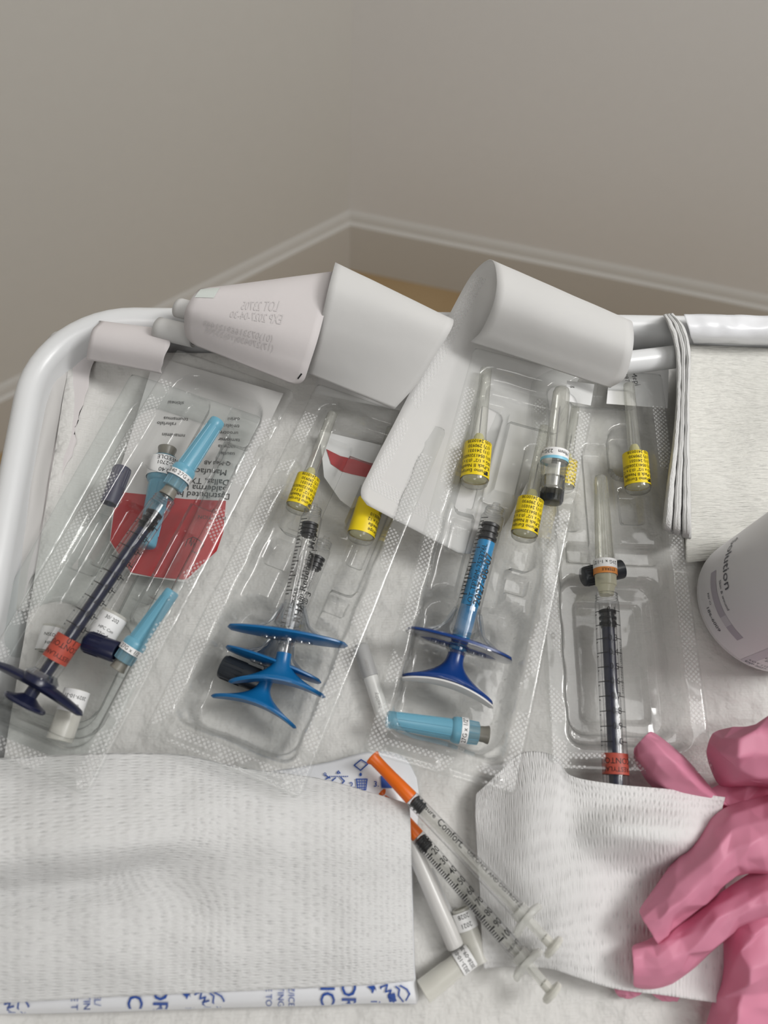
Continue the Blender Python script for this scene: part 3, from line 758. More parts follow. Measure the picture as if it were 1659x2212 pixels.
for j, (y0, x0, n) in enumerate(((905, 505, 3), (920, 500, 4), (935, 495, 4), (950, 495, 5), (965, 490, 4), (980, 490, 4), (870, 380, 5), (905, 380, 5), (915, 360, 6), (940, 375, 5))):
    card_line(''.join(random.choice('aeiounstrlm') for _ in range(n+3)), 13, x0, y0)
card_line('INJECTION', 12, 458, 1118)
mb.build('black_text', M_ink, card, smooth=False)
mb = MB(); h = lambda a, b: P(a, b, cz+.055)
mb.stroke(h, [(400, 1180), (405, 1165), (418, 1160), (432, 1168), (440, 1178), (425, 1196), (415, 1190), (420, 1172)], 1.3); mb.stroke(h, [(408, 1175), (414, 1163), (412, 1180), (420, 1166)], 1.2)
mb.build('pen_scribble', M_ink, card, smooth=False)
card2 = thing('printed_card', 'white card with a red stripe under the two blue gripped syringes', 'card', P(760, 1020, .2))
o = sheet_px([(690, 930), (880, 975), (865, 1060), (800, 1080), (760, 1098), (735, 1080), (700, 1030)], .32).build('card', M_white, card2, smooth=False); fix_normals(o)
o = sheet_px([(705, 970), (735, 985), (800, 1000), (880, 1015), (870, 1046), (798, 1032), (760, 1024), (738, 1018), (715, 1002)], .35, .02).build('red_stripe', M_redprint, card2, smooth=False); fix_normals(o)
# stickers at the top of the right hand packs
def sticker(label, pts, z, lines):
    t = thing('sticker', label, 'sticker', P(pts[0][0], pts[0][1], z))
    o = sheet_px(pts, z, .01).build('backing', M_white, t, smooth=False); fix_normals(o)
    mb = MB()
    for (tx, sz, px, py, rot) in lines:
        k = cm(px, py, z, 1); F = Fr(P(px, py, z+.012), P(px+10, py, z)-P(px, py, z), Vector((0, 0, 1)))
        put_text(mb, flat(F), tx, sz*k, 0, 0, rot)
    mb.build('text', M_ink, t, smooth=False)
sticker('white sticker with small print seen through the far right pack, below the looped lid', [(1318, 790), (1445, 792), (1442, 882), (1310, 872)], .85, [('Mepi', 18, 1372, 818, -80), ('K97', 14, 1352, 815, -80)])
sticker('small white label between the right two packs, under the looped lid', [(1225, 822), (1284, 830), (1276, 876), (1222, 866)], 2.62, [('SN', 8, 1236, 836, 0)])

# ================================================================== NEEDLES
def pp(pr, k): return [(a*k, r*k) for a, r in pr]
def yellow_needle(label, tip, base, z0, z1, roll=0.0, side=True):
    A, B = P(*tip, z0), P(*base, z1)
    F, L = axf(A, B); k = L/254.0
    t = thing('capped_needle', label, 'needle', Vector((B.x, B.y, min(z0, z1)-34*k)), 'yellow labelled needles')
    mb = MB(); mb.lathe(F, pp([(0, 10), (1, 11.5), (150, 14), (164, 15.5), (167, 25.5), (245, 26), (251, 24), (254, 20)], k), 28)
    mb.build('clear_cap', M_needlecap, t)
    mb = MB(); mb.lathe(F, pp([(168, 26.3), (241, 26.8)], k), 36, False, False); lb = mb.build('yellow_label', M_yellow, t)
    mb = MB(); mb.lathe(F, pp([(146, 7), (152, 10), (168, 12), (168.5, 23), (240, 23)], k), 20); mb.build('hub', M_yhub, t)
    mb = MB(); mb.lathe(F, pp([(84, .3), (90, 1.1), (150, 1.1)], k), 8); mb.build('needle', M_metal, t)
    mb = MB(); r = 27.4*k; fn = cyl(F, r, rad(-6)+roll)
    for i, (tx, sz) in enumerate((('Terumo Europe', 10), ('K-Pack II Needle', 10), ('30G x 1/2" (0.3 x 12', 9), ('(01) 054132060510', 9), ('(11) 241031', 9.5), ('(17) 290930', 9.5), ('(10) 2410038', 9.5))):
        put_text(mb, fn, tx, sz*k, (233-i*10.2)*k, (0 if i < 4 else 6)*k, -90 if F.X.dot(Up) < 0 else 90)
    mb.poly([fn(a*k, b*k) for a, b in ((238, 20), (238, 29), (230, 29), (230, 25), (234, 25), (234, 20))])
    mb.build('black_text', M_ink, lb, smooth=False)
    return t
yellow_needle('yellow labelled needle standing in the top left pocket of the dark blue syringe pack', (1050, 797), (1024, 1050), 2.3, 2.0, .0)
yellow_needle('yellow labelled needle just below the black capped 23G needle', (1178, 922), (1130, 1166), 2.1, 1.75, .1)
yellow_needle('yellow labelled needle lying above the twin blue gripped syringes', (719, 892), (639, 1106), 1.5, 1.3, .2)
yellow_needle('yellow labelled needle half hidden by the tail of the looped lid', (848, 925), (776, 1170), 1.25, 1.15, 1.6)
yellow_needle('yellow labelled needle farthest to the right, in the pack beside the gauze strip', (1358, 830), (1379, 1064), 1.3, .95, .25)
yellow_needle('yellow labelled needle blurred behind the pressed seal beside the 23G needle', (1243, 880), (1218, 1060), 1.35, 1.05, .5)

def blue_needle(label, tip, base, z0, z1, roll=0, txt='27G x 1/2"', wide=False):
    A, B = P(*tip, z0), P(*base, z1); F, L = axf(A, B); k = L/222.0
    t = thing('capped_needle', label, 'needle', Vector((A.x, A.y, min(z0, z1)-26*k)), 'light blue capped needles')
    blue_parts(t, F, k, roll, txt, wide); return t
def blue_parts(t, F, k, roll, txt, wide=False):
    mb = MB(); mb.lathe(F, pp([(0, 13), (1.5, 16), (5, 18), (20, 18.5), (22, 17.8), (140, 22), (143, 26), (150, 28), (161, 28)], k), 32); bc_ = mb.build('blue_cap', M_lblue, t)
    mb = MB()
    for i in range(8):
        a = i*math.pi/4+.2; r0, r1 = 18*k, 22*k
        mb.tube([F(24*k, math.sin(a)*r0, math.cos(a)*r0), F(138*k, math.sin(a)*r1, math.cos(a)*r1)], .9*k, 6)
    mb.build('ribs', M_lblue, bc_)
    mb = MB(); mb.lathe(F, pp([(159, 28.7), (174, 28.7)] if not wide else [(150, 30), (192, 30)], k), 36, False, False); lb = mb.build('white_label', M_white, t)
    mb = MB(); r = (30.4 if wide else 29.2)*k; fn = cyl(F, r, roll)
    if wide:
        put_text(mb, fn, 'NEEDLE', 13*k, 186*k, 0, 90); put_text(mb, fn, 'HPC-2701', 12*k, 174*k, -4*k, 90); put_text(mb, fn, '0.40', 13*k, 158*k, 4*k, 90)
    else: put_text(mb, fn, txt, 13.5*k, 166.5*k, 0, 90)
    mb.build('black_text', M_ink, lb, smooth=False)
    mb = MB(); mb.lathe(F, pp([(174, 25.5), (180, 24.5), (198, 23.5), (199, 21)], k), 28); sk = mb.build('clear_skirt', M_lbluec, t)
    mb = MB()
    for i in range(10):
        a = i*math.pi/5; mb.tube([F(175*k, math.sin(a)*25*k, math.cos(a)*25*k), F(197*k, math.sin(a)*24*k, math.cos(a)*24*k)], 1.1*k, 5)
    mb.build('skirt_ribs', M_lbluec, sk)
    mb = MB(); mb.lathe(F, pp([(176, 14), (198, 16), (212, 17), (218, 19), (221, 19), (222, 15), (214, 13)], k), 24); mb.build('grey_hub', M_hubgrey, t)
blue_needle('light blue capped needle lying by the navy cap, below the navy gripped syringe', (374, 1276), (252, 1447), 2.35, 2.0, .0)
blue_needle('light blue capped needle lying crosswise at the bottom of the dark blue syringe pack', (834, 1553), (1056, 1588), 1.2, 1.1, .1)
blue_needle('light blue needle with a broad white HPC-2701 label under the navy gripped syringe', (316, 1182), (362, 968), 1.35, 1.2, -.2, wide=True)

def clear_hub_needle(t, F, k):
    """long ribbed clear cap on the right syringe"""
    mb = MB(); mb.lathe(F, pp([(0, 10), (2, 13), (8, 15), (30, 15.5), (190, 19), (202, 21), (206, 25), (240, 25)], k), 28); cc_ = mb.build('clear_cap', M_needlecap, t)
    mb = MB()
    for i in range(10):
        a = i*math.pi/5+.15; mb.tube([F(12*k, math.sin(a)*15.2*k, math.cos(a)*15.2*k), F(196*k, math.sin(a)*19.4*k, math.cos(a)*19.4*k)], 1.3*k, 6)
    mb.build('cap_ribs', M_needlecap, cc_)
A, B = P(1214, 838, 2.95), P(1191, 1060, 2.4); F, L = axf(A, B); k = L/223
t = thing('capped_needle', 'clear capped 23G needle with a white and pale blue collar', 'needle', Vector((B.x, B.y, 1.8)))
mb = MB(); mb.lathe(F, pp([(0, 9), (2, 14), (10, 17), (40, 18), (132, 20), (140, 26), (168, 27), (170, 25), (196, 23.5), (198, 20), (216, 19), (221, 24), (223, 24)], k), 30); mb.build('clear_cap', M_needlecap, t)
mb = MB(); mb.lathe(F, pp([(141, 27.3), (158, 27.8)], k), 36, False, False); mb.build('white_label', M_white, t)
mb = MB(); mb.lathe(F, pp([(158, 27.8), (164, 27.8)], k), 36, False, False); mb.build('blue_stripe', M_cyan, t)
mb = MB(); fn = cyl(F, 28.2*k, -.1); put_text(mb, fn, '23G x 3/4"', 11*k, 149*k, -26*k, -90 if F.X.dot(Up) < 0 else 90); put_text(mb, fn, '19mm', 11*k, 149*k, 22*k, -90); mb.build('black_text', M_ink, t, smooth=False)
mb = MB(); mb.lathe(F, pp([(40, .4), (46, 1.5), (132, 1.5), (136, 4), (170, 6)], k), 10); mb.build('needle', M_metal, t)
mb = MB(); mb.lathe(F, pp([(170, 12), (196, 13), (214, 11)], k), 20); mb.build('inner_hub', M_frostc, t)

# ------------------------------------------------------------------ small caps
def cap(label, a, b, z, rpx, mat, hollow=True, z2=None, name='syringe_cap', group='loose syringe caps'):  # each one is a loose cap from a syringe tip
    A, B = P(*a, z), P(*b, z2 if z2 is not None else z); F, L = axf(A, B, False); r = cm(a[0], a[1], z, rpx)
    mb = MB()
    pr = [(0, r*.8), (.03, r*.95), (.08, r), (L-.04, r), (L, r*.97)]
    if hollow: pr += [(L, r*.74), (L*.4, r*.7), (L*.4, 0)]
    mb.lathe(F, pr, 32)
    t = thing(name, label, 'cap', Vector((A.x, A.y, min(z, z2 or z)-r)), group)
    bd = mb.build('body', mat, t)
    mb = MB()
    for i in range(18):
        an = i*math.pi/9; mb.tube([F(.12, math.sin(an)*r, math.cos(an)*r), F(L*.55, math.sin(an)*r, math.cos(an)*r)], r*.05, 5)
    mb.build('grip_ribs', mat, bd)
    return t
cap('navy cap with its open end to the right, beside the light blue needle', (184, 1384), (252, 1409), 2.1, 23, M_navy)
cap('dark purple cap under the film near the top left of the navy syringe pack', (266, 1010), (236, 1088), 1.5, 19, M_purple)
cap('black cap behind the blue grips in the twin syringe pack', (478, 1438), (566, 1474), .75, 25, M_blackcap)
cap('black cap below the clear 23G needle, with a ridged round end', (1190, 1088), (1197, 1030), 1.75, 24, M_blackcap, z2=1.9)
cap('black cap lying crosswise behind the clear needle of the right syringe', (1258, 1247), (1344, 1229), .75, 21, M_blackcap)

def hub_cap(label, a, b, z, rpx, lines, lab=(.3, .75), mat=None, roll=0, up=1):
    A, B = P(*a, z), P(*b, z); F, L = axf(A, B); r = cm(a[0], a[1], z, rpx)
    t = thing('needle_hub_cap', label, 'needle cap', Vector((A.x, A.y, z-r)), 'frosted needle caps')  # frosted cap that covers a needle hub
    mb = MB(); mb.lathe(F, [(0, r*.9), (.02, r*1.0), (L*.5, r*.96), (L*.55, r*.92), (L-.02, r*.88), (L, r*.8), (L, r*.68), (L*.3, r*.66)], 28); mb.build('frosted_body', mat or M_frost, t)
    mb = MB(); mb.lathe(F, [(L*lab[0], r*1.01), (L*lab[1], r*1.01)], 32, False, False); lb = mb.build('label', M_white, t)
    mb = MB(); fn = cyl(F, r*1.03, roll)
    for tx, s_, sz in lines: put_text(mb, fn, tx, sz*r, L*s_, 0, 90*up)
    mb.build('black_text', M_ink, lb, smooth=False)
    return t
hub_cap('frosted cap with dated label at the bottom, pointing down left', (914, 2143), (1018, 2062), .45, 25, [('2023-10-01', .80, .5), ('2028-09-30', .92, .5)], (.72, 1.0))
hub_cap('frosted cap with dated label tucked under the orange capped syringes', (1036, 2080), (995, 1962), .35, 24, [('2021', .72, .55), ('2028', .88, .55)], (.62, .95))
hub_cap('whitish hub with a round label just right of the navy syringe barrel', (250, 1325), (212, 1385), 1.6, 30, [('30/ 202', .25, .35), ('HPC Con', .6, .3), ('27G A', .8, .35)], (.1, .95))
hub_cap('whitish hub left of the navy syringe barrel', (118, 1352), (100, 1410), 1.2, 24, [('NEEDLE', .4, .4), ('HPC', .7, .4)], (.1, .95))
hub_cap('whitish hub with a 2029 dated label below the navy finger grip', (128, 1600), (168, 1490), 1.5, 28, [('2029-10-31', .85, .4), ('05719', .68, .4)], (.55, .98))

# ================================================================== SYRINGES
def wing(mb, F, s, half, depth, thick, bend, tip=.25, n=28, m=14, twist=0.0):
    rings = []
    for i in range(n+1):
        y = -1+2*i/n; e = max(0, 1-y*y)**.5
        d = depth*(tip+(1-tip)*e); th = thick*(.35+.65*e)
        if i in (0, n): d *= .35; th *= .35
        rings.append([mb.vert(F(s+bend*y*y+th*math.cos(2*math.pi*j/m), y*half, d*math.sin(2*math.pi*j/m))) for j in range(m)])
    for A, B in zip(rings, rings[1:]):
        for j in range(m): mb.f.append((A[j], A[(j+1) % m], B[(j+1) % m], B[j]))
    mb.f.append(tuple(reversed(rings[0]))); mb.f.append(tuple(rings[-1]))
def trumpet(mb, F, s0, s1, r0, half, depth, bend, thick, n=14, m=40, rim=True):
    """stem that flares into a curved thumb rest"""
    rings = []
    for i in range(n+1):
        t = i/n; f = t**3.2
        ry = r0+(half-r0)*f; rz = r0+(depth-r0)*t**2.2
        rings.append([mb.vert(F(s0+(s1-s0)*t**.8+bend*f*math.sin(2*math.pi*j/m)**2, ry*math.sin(2*math.pi*j/m), rz*math.cos(2*math.pi*j/m))) for j in range(m)])
    for dz, sc in ((thick*.5, 1.02), (thick, .96)):
        rings.append([mb.vert(F(s1+dz+bend*math.sin(2*math.pi*j/m)**2*sc, half*sc*math.sin(2*math.pi*j/m), depth*sc*math.cos(2*math.pi*j/m))) for j in range(m)])
    for sc in (.7, .35, .02):
        rings.append([mb.vert(F(s1+thick+bend*math.sin(2*math.pi*j/m)**2*sc*sc, half*sc*math.sin(2*math.pi*j/m), depth*sc*math.cos(2*math.pi*j/m))) for j in range(m)])
    for A, B in zip(rings, rings[1:]):
        for j in range(m): mb.f.append((A[j], B[j], B[(j+1) % m], A[(j+1) % m]))
def plunger_rubber(t, F, s0, s1, r, mat=None):
    mb = MB(); L = s1-s0
    mb.lathe(F, [(s0, r*.3), (s0+L*.06, r*.75), (s0+L*.12, r), (s0+L*.25, r), (s0+L*.28, r*.8), (s0+L*.42, r*.8), (s0+L*.45, r), (s0+L*.56, r), (s0+L*.59, r*.8), (s0+L*.72, r*.8), (s0+L*.75, r), (s0+L*.86, r), (s0+L*.9, r*.8), (s1, r*.8)], 28)
    mb.build('rubber_plunger', mat or M_black, t)
def luer(t, F, s0, s1, r, mat):
    mb = MB(); mb.lathe(F, [(s0, r*.35), (s0+(s1-s0)*.35, r*.42), (s0+(s1-s0)*.36, r*.85), (s1-.05, r*.9), (s1, r)], 28, True, False)
    lk = mb.build('luer_lock', mat, t)
    mb = MB(); pts = []
    for i in range(61):
        a = i/60*2*math.pi*3; pts.append(F(s0+(s1-s0)*(.4+.55*i/60), math.sin(a)*r*.9, math.cos(a)*r*.9))
    mb.tube(pts, r*.05, 6); mb.build('thread', mat, lk)

def filler_syringe(label, tip, end, z0, z1, px, needle, flange=True, thumb=True):
    """navy rod syringe with red label; px: positions along the axis in photo pixels"""
    A, B = P(*tip, z0), P(*end, z1); F, L = axf(A, B); Fu, _ = axf(A, B, False)
    Lp = math.hypot(tip[0]-end[0], tip[1]-end[1]); k = L/Lp
    t = thing('syringe', label, 'syringe', Vector((B.x, B.y, min(z0, z1)-.5)), 'navy rod syringes')
    if needle == 'blue': blue_parts(t, F, px['hub']/222*k, .25, '0.40 27G x 1/2"')
    else:
        q = px['hub']/280*k
        clear_hub_needle(t, F, q)
        mb = MB(); mb.lathe(F, pp([(206, 25.7), (226, 25.7)], q), 36, False, False); mb.build('white_label', M_white, t)
        mb = MB(); mb.lathe(F, pp([(226, 25.7), (240, 25.7)], q), 36, False, False); mb.build('orange_label', M_orangelab, t)
        mb = MB(); fn = cyl(F, 26.3*q); put_text(mb, fn, '21G x 1-1/2"', 11*q, 215*q, 0, -90); put_text(mb, fn, 'STERILE', 9*q, 232*q, 8*q, -90); mb.build('black_text', M_ink, t, smooth=False)
        mb = MB(); mb.lathe(F, pp([(240, 23), (262, 22.5), (264, 19), (284, 15)], q), 28); mb.build('pale_hub', M_palehub, t)
    r = px['r']*k; s0, s1 = px['b0']*k, px['b1']*k
    luer(t, F, (px['b0']-32)*k, s0, r, M_barrel)
    mb = MB(); mb.lathe(F, [(s0, r*.55), (s0+.03, r*.97), (s0+.1, r), (s1, r)], 36); ba = mb.build('barrel', M_barrel, t)
    mb = MB(); mb.lathe(F, [(s0+.05, r*.7), (s1, r*.72)], 30, False, False); mb.build('inner_wall', M_barrel, ba)
    plunger_rubber(t, F, px['p0']*k, px['p1']*k, r*.72)
    mb = MB(); mb.lathe(F, [(px['p1']*k-.05, r*.52), (px['end']*k, r*.52)], 20); mb.build('plunger_rod', M_rod, t)
    mb = MB(); mb.lathe(F, [(px['l0']*k, r*1.02), (px['l1']*k, r*1.02)], 36, False, False); mb.build('red_label', M_red, t)
    mb = MB(); fn = cyl(F, r*1.03, -.1); put_text(mb, fn, 'CONTOUR', r*.62, (px['l0']*.65+px['l1']*.35)*k, 0, -90); put_text(mb, fn, 'RESTYLANE', r*.5, (px['l0']*.25+px['l1']*.75)*k, 0, -90)
    st = px['tick']
    for i in range(10):
        s = (px['t0']+i*st)*k
        mb.stroke(cyl(F, r*1.02, -.55), [(s, -r*.75), (s, r*.42)], .03); mb.stroke(cyl(F, r*1.02, -.55), [(s+st*k*.25, -r*.75), (s+st*k*.25, -r*.5)], .025)
        mb.stroke(cyl(F, r*1.02, .75), [(s, -r*.15), (s, r*.5)], .03)
        put_text(mb, cyl(F, r*1.04, .35), '%.1f' % (.1+.1*i), r*.75, s, 0, 90 if needle != 'blue' else -90, sx=.9)
    put_text(mb, cyl(F, r*1.03, 1.0), 'STERILIZED USING STEAM', r*.3, (px['t0']+4*st)*k, 0, 0, sx=1.2)
    mb.build('printed_scale', M_ink, ba, smooth=False)
    if flange:
        f = px['fl']*k; mb = MB(); wing(mb, Fu, f, px['fw']*k, r*1.15, r*.42, r*.35, .45)
        mb.lathe(Fu, [(f-r*.9, r*.95), (f-r*.5, r*1.35), (f, r*1.4), (f+.05, r*.6)], 30); mb.build('finger_grip', M_navy, t)
        mb = MB(); mb.lathe(Fu, [(f-r*1.0, r*1.02), (f-r*.75, r*1.25), (f-r*.6, r*1.42), (f-r*.5, r*1.42)], 30, False, False); mb.build('clear_collar', M_crystal, t)
    if thumb:
        f = px['end']*k; mb = MB(); mb.lathe(Fu, [(f-.5, r*.42), (f-.2, r*.5), (f-.08, r*1.0), (f, r*1.65), (f+.07, r*1.75), (f+.13, r*1.65), (f+.16, 0)], 36); mb.build('thumb_pad', M_navy, t)
    return t
filler_syringe('navy gripped syringe with a light blue needle cap in the upper left pack', (472, 907), (58, 1513), 3.1, 2.6,
    dict(hub=222, r=26.5, b0=245, b1=690, p0=262, p1=312, l0=588, l1=642, fl=697, fw=116, end=736, tick=32.5, t0=300), 'blue')
filler_syringe('upright syringe with a clear needle cap and navy rod in the rightmost pack', (1297, 1028), (1332, 1712), 1.45, 1.15,
    dict(hub=280, r=25.5, b0=300, b1=680, p0=314, p1=356, l0=612, l1=652, fl=692, fw=60, end=720, tick=29.7, t0=323), 'clear', flange=False, thumb=False)

def rha_syringe(label, tip, end, z0, z1, px, grip, rodmat, title, extra=None, edge=None):
    A, B = P(*tip, z0), P(*end, z1); F, L = axf(A, B); Fu, _ = axf(A, B, False)
    k = L/math.hypot(tip[0]-end[0], tip[1]-end[1])
    t = thing('syringe', label, 'syringe', Vector((B.x, B.y, min(z0, z1)-.6)), 'saddle gripped syringes')
    r = px['r']*k; fl = px['fl']*k; b0 = px['b0']*k; th = px['th']*k
    luer(t, F, 0, b0, r*.9, M_barrel)
    mb = MB(); mb.lathe(F, [(b0, r*.5), (b0+.03, r*.95), (b0+.08, r), (fl, r)], 36); ba = mb.build('barrel', M_barrel, t)
    plunger_rubber(t, F, px['p0']*k, px['p1']*k, r*.78, M_black)
    mb = MB(); mb.lathe(F, [(px['p1']*k, r*px.get('rod', .5)), (th-r*2.2, r*px.get('rod', .5))], 24); mb.build('plunger_rod', rodmat, t)
    # clear collar that flares into the finger grip
    mb = MB(); mb.lathe(Fu, [(fl-r*3.0, r*1.03), (fl-r*2.2, r*1.12), (fl-r*1.3, r*1.5), (fl-r*.6, r*2.1), (fl-r*.25, r*2.6)], 36, False, False, sq=(1, .75)); mb.build('clear_collar', M_crystal, t)
    mb = MB()
    for sg in (-1, 1):
        for zz in (-.35, .35): mb.tube([Fu(fl-r*2.6, sg*r*1.0, zz*r), Fu(fl-r*.9, sg*r*1.7, zz*r*1.3), Fu(fl-r*.2, sg*r*2.9, zz*r*1.4)], r*.14, 8)
    for yy in (-1.9, -1.2, 1.2, 1.9): mb.lathe(Fu.mv(fl+r*.05, yy*r, 0), [(0, r*.42), (r*.5, r*.4), (r*.55, r*.2)], 14)
    mb.lathe(Fu, [(fl, r*.95), (fl+r*.6, r*.95), (fl+r*.7, r*.75), (fl+r*.9, r*.7)], 24); mb.build('clear_insert', M_crystal, t)
    mb = MB(); wing(mb, Fu, fl, px['fw']*k, r*2.1, r*.4, r*.12, .2, 36); mb.build('finger_grip', grip, t)
    if edge:
        mb = MB(); wing(mb, Fu, fl+r*.16, px['fw']*k*1.01, r*2.22, r*.2, r*.12, .2, 36); mb.build('grip_rim', M_crystal, t)
    mb = MB(); trumpet(mb, Fu, th-r*2.2, th, r*.66, px['tw']*k, r*1.4, r*px.get('tb', .75), r*.3)
    mb.build('thumb_rest', grip, t)
    mb = MB(); mb.lathe(F, [(fl+r*.3, r*.56), (th-r*1.5, r*.60)], 24, False, False); mb.build('clear_sleeve', M_barrel, t)
    if edge:
        mb = MB(); wing(mb, Fu, th+r*.42, px['tw']*k*1.04, r*1.3, r*.28, r*px.get('tb', .75), .35, 36); mb.build('thumb_edge', M_grip_white, t)
    mb = MB()
    c = cyl(F, r*1.04, .55); put_text(mb, c, title, r*.95, (b0+fl)*.5+.1, 0, 180, True)
    c2 = cyl(F, r*1.03, -.75)
    n = 22
    for i in range(n):
        s = b0+.25+(fl-r*3-b0-.3)*i/n; mb.stroke(c2, [(s, -r*.35), (s, r*(.35 if i % 4 == 0 else .05))], .035)
    if extra:
        for (tx, sz, sfrac, ph, rot) in extra: put_text(mb, cyl(F, r*1.03, ph), tx, r*sz, b0+(fl-b0)*sfrac, 0, rot)
    mb.build('printed_text', M_ink, ba, smooth=False)
    return t
rha_syringe('lower of the two blue gripped syringes, partly under its twin', (706, 1160), (549, 1534), 1.0, 1.0,
    dict(r=21.5, b0=30, fl=304, p0=48, p1=82, fw=108, tw=93, th=388, tb=.85), M_blue, M_barrel, 'RHA® 3', [('LIDO STER', .4, .3, .2, 180), ('SINGLE', .45, .6, 0, 180)])
rha_syringe('blue gripped syringe lettered Redensity lying on top of its twin', (679, 1088), (601, 1476), 1.75, 1.5,
    dict(r=23.5, b0=30, fl=296, p0=44, p1=78, fw=126, tw=98, th=386, tb=.8), M_blue, M_barrel, 'RHA® Redensity Mepi', [('SINGLE', .5, .72, -.1, 180)])
rha_syringe('single syringe with blue rod, dark blue grip and white edged thumb rest', (1073, 1088), (969, 1476), 1.85, 1.35,
    dict(r=26, b0=30, fl=318, p0=46, p1=92, fw=112, tw=94, th=392, rod=.72, tb=.75), M_dblue, M_sky, '2027-06-07',
    [('LOT TP30M-252326L', .6, .50, -.05, 180), ('RHA® 3 Mepi', .42, .55, -.8, 180), ('SUBQ 3 Med', .38, .55, -1.1, 180)], edge=True)

def insulin(label, tip, end, z0, z1, mode):
    A, B = P(*tip, z0), P(*end, z1); F, L = axf(A, B); Fu, _ = axf(A, B, False)
    Lp = math.hypot(tip[0]-end[0], tip[1]-end[1]); k = L/Lp
    t = thing('syringe', label, 'syringe', Vector((B.x, B.y, min(z0, z1)-.4)), 'orange capped syringes')
    c1 = 136*k; r = 18.5*k; b1 = (Lp-85)*k
    mb = MB(); mb.lathe(F, pp([(0, 16), (1, 18.5), (5, 19), (12, 15), (40, 14.5), (70, 15), (90, 16), (134, 17.3), (136, 16.5)], k), 32); mb.build('orange_cap', M_orange, t)
    mb = MB(); mb.lathe(F, [(c1, r*.9), (c1+.03, r), (b1, r)], 36); ba = mb.build('barrel', M_barrel, t)
    plunger_rubber(t, F, c1+.05, c1+38*k, r*.9)
    mb = MB()
    for a in (0, math.pi/2):
        G = Fr(F.o, F.X, F.Z*math.cos(a)+F.Y*math.sin(a)); mb.box(G, c1+36*k, (Lp-4)*k, -r*.6, r*.6, -r*.1, r*.1)
    mb.build('plunger_rod', M_frostc, t, smooth=False)
    mb = MB()
    m = 32; rr = []
    for s_, q in ((b1-.02, .96), (b1+.02, 1), (b1+.12, 1), (b1+.16, .94)):
        rr.append([mb.vert(Fu(s_+.1*math.sin(2*math.pi*j/m)**2, 44*k*q*math.sin(2*math.pi*j/m), 26*k*q*math.cos(2*math.pi*j/m))) for j in range(m)])
    for X, Y in zip(rr, rr[1:]):
        for j in range(m): mb.f.append((X[j], Y[j], Y[(j+1) % m], X[(j+1) % m]))
    mb.f.append(tuple(rr[0])); mb.f.append(tuple(reversed(rr[-1]))); mb.build('finger_flange', M_frostc, t)
    mb = MB(); mb.lathe(F, [(b1-.25, r*1.1), (b1, r*1.12)], 28); mb.build('collar', M_frostc, t)
    e = Lp*k; mb = MB(); mb.lathe(Fu, [(e-.35, r*.55), (e-.12, r*.6), (e-.08, r*1.35), (e-.02, r*1.5), (e+.06, r*1.42), (e+.08, 0)], 30); mb.build('thumb_button', M_frost, t)
    mb = MB()
    if mode == 'text':
        c = cyl(F, r*1.03, .55)
        put_text(mb, c, 'sure', r*.95, 190*k, 0, 0, True); put_text(mb, c, 'Comfort.', r*1.45, 254*k, 0, 0, True, sx=.78); put_text(mb, c, 'USE ONCE AND DESTROY', r*.78, 382*k, 0, 0, True, sx=.88)
        put_text(mb, c, '1c', r*.9, 466*k, 0, 90, True)
    else:
        c = cyl(F, r*1.03, .6); d = cyl(F, r*1.03, -.55)
        step = (b1-c1-86*k)/9.0
        for i in range(10):
            s = c1+22*k+i*step
            put_text(mb, c, str(10*(i+1)), r*1.25, s, 0, 90, True, sx=.85)
            for q in range(10):
                if i == 9 and q: break
                ss = s+q*step/10*1.0
                if q % 2 == 0: mb.stroke(d, [(ss, -r*.45), (ss, r*(.45 if q == 0 else .15))], .05 if q == 0 else .035)
        put_text(mb, c, 'UNITS', r*.6, c1+22*k+9*step+26*k, 0, 90, True); put_text(mb, d, '1ml', r*.7, c1+22*k+9*step+26*k, 0, 90, True)
    mb.build('printed_scale', M_ink, ba, smooth=False)
    return t
insulin('orange capped syringe with numbered scale, its cap under the gauze corner', (822, 1712), (1193, 2145), .5, 1.35, 'scale')
insulin('orange capped syringe with brand lettering along its barrel, lying across the other', (803, 1634), (1196, 2046), 1.3, 2.1, 'text')

# frosted sheath and pen
A, B = P(872, 1785, .5), P(985, 2046, .4); F, L = axf(A, B, False); r = cm(950, 1950, .4, 19)
sh = thing('needle_sheath', 'long frosted pearly needle sheath lying under the orange capped syringes', 'sheath', Vector((B.x, B.y, .05)))
mb = MB(); mb.lathe(F, [(0, r*.8), (.1, r*.88), (L-.1, r), (L-.03, r*.97), (L, r*.9)], 30); mb.build('tube', plastic('pearl_plastic', (.74, .73, .71), .28, .03, .6, trans=.2), sh)
mb = MB(); mb.box(F, L*.4, L*.93, r*.7, r*1.3, -.2, -.18); mb.build('paper_strip', M_white, sh, smooth=False)
A, B = P(778, 1392, .3), P(838, 1580, .3); F, L = axf(A, B, False); r = cm(800, 1460, .3, 16.5)
pn = thing('marker_pen', 'slim white pen with a grey cap beside the dark blue syringe pack', 'pen', Vector((B.x, B.y, .0)))
mb = MB(); mb.lathe(F, [(0, r*.75), (.05, r*.95), (.12, r*1.06), (L*.38, r*1.06), (L*.385, r*.95)], 28); mb.build('cap', M_grey, pn)
mb = MB(); mb.lathe(F, [(L*.38, r*.95), (L-.05, r*.95), (L, r*.8)], 28); mb.build('body', M_penwhite, pn)
mb = MB(); F2, _ = axf(A, B); put_text(mb, cyl(F2, r*1.09), 'ricer', r*.8, L*.26, 0, 180); put_text(mb, cyl(F2, r*.99), 'healthy', r*.7, L*.66, 0, 180); mb.build('grey_text', M_greyink, pn, smooth=False)

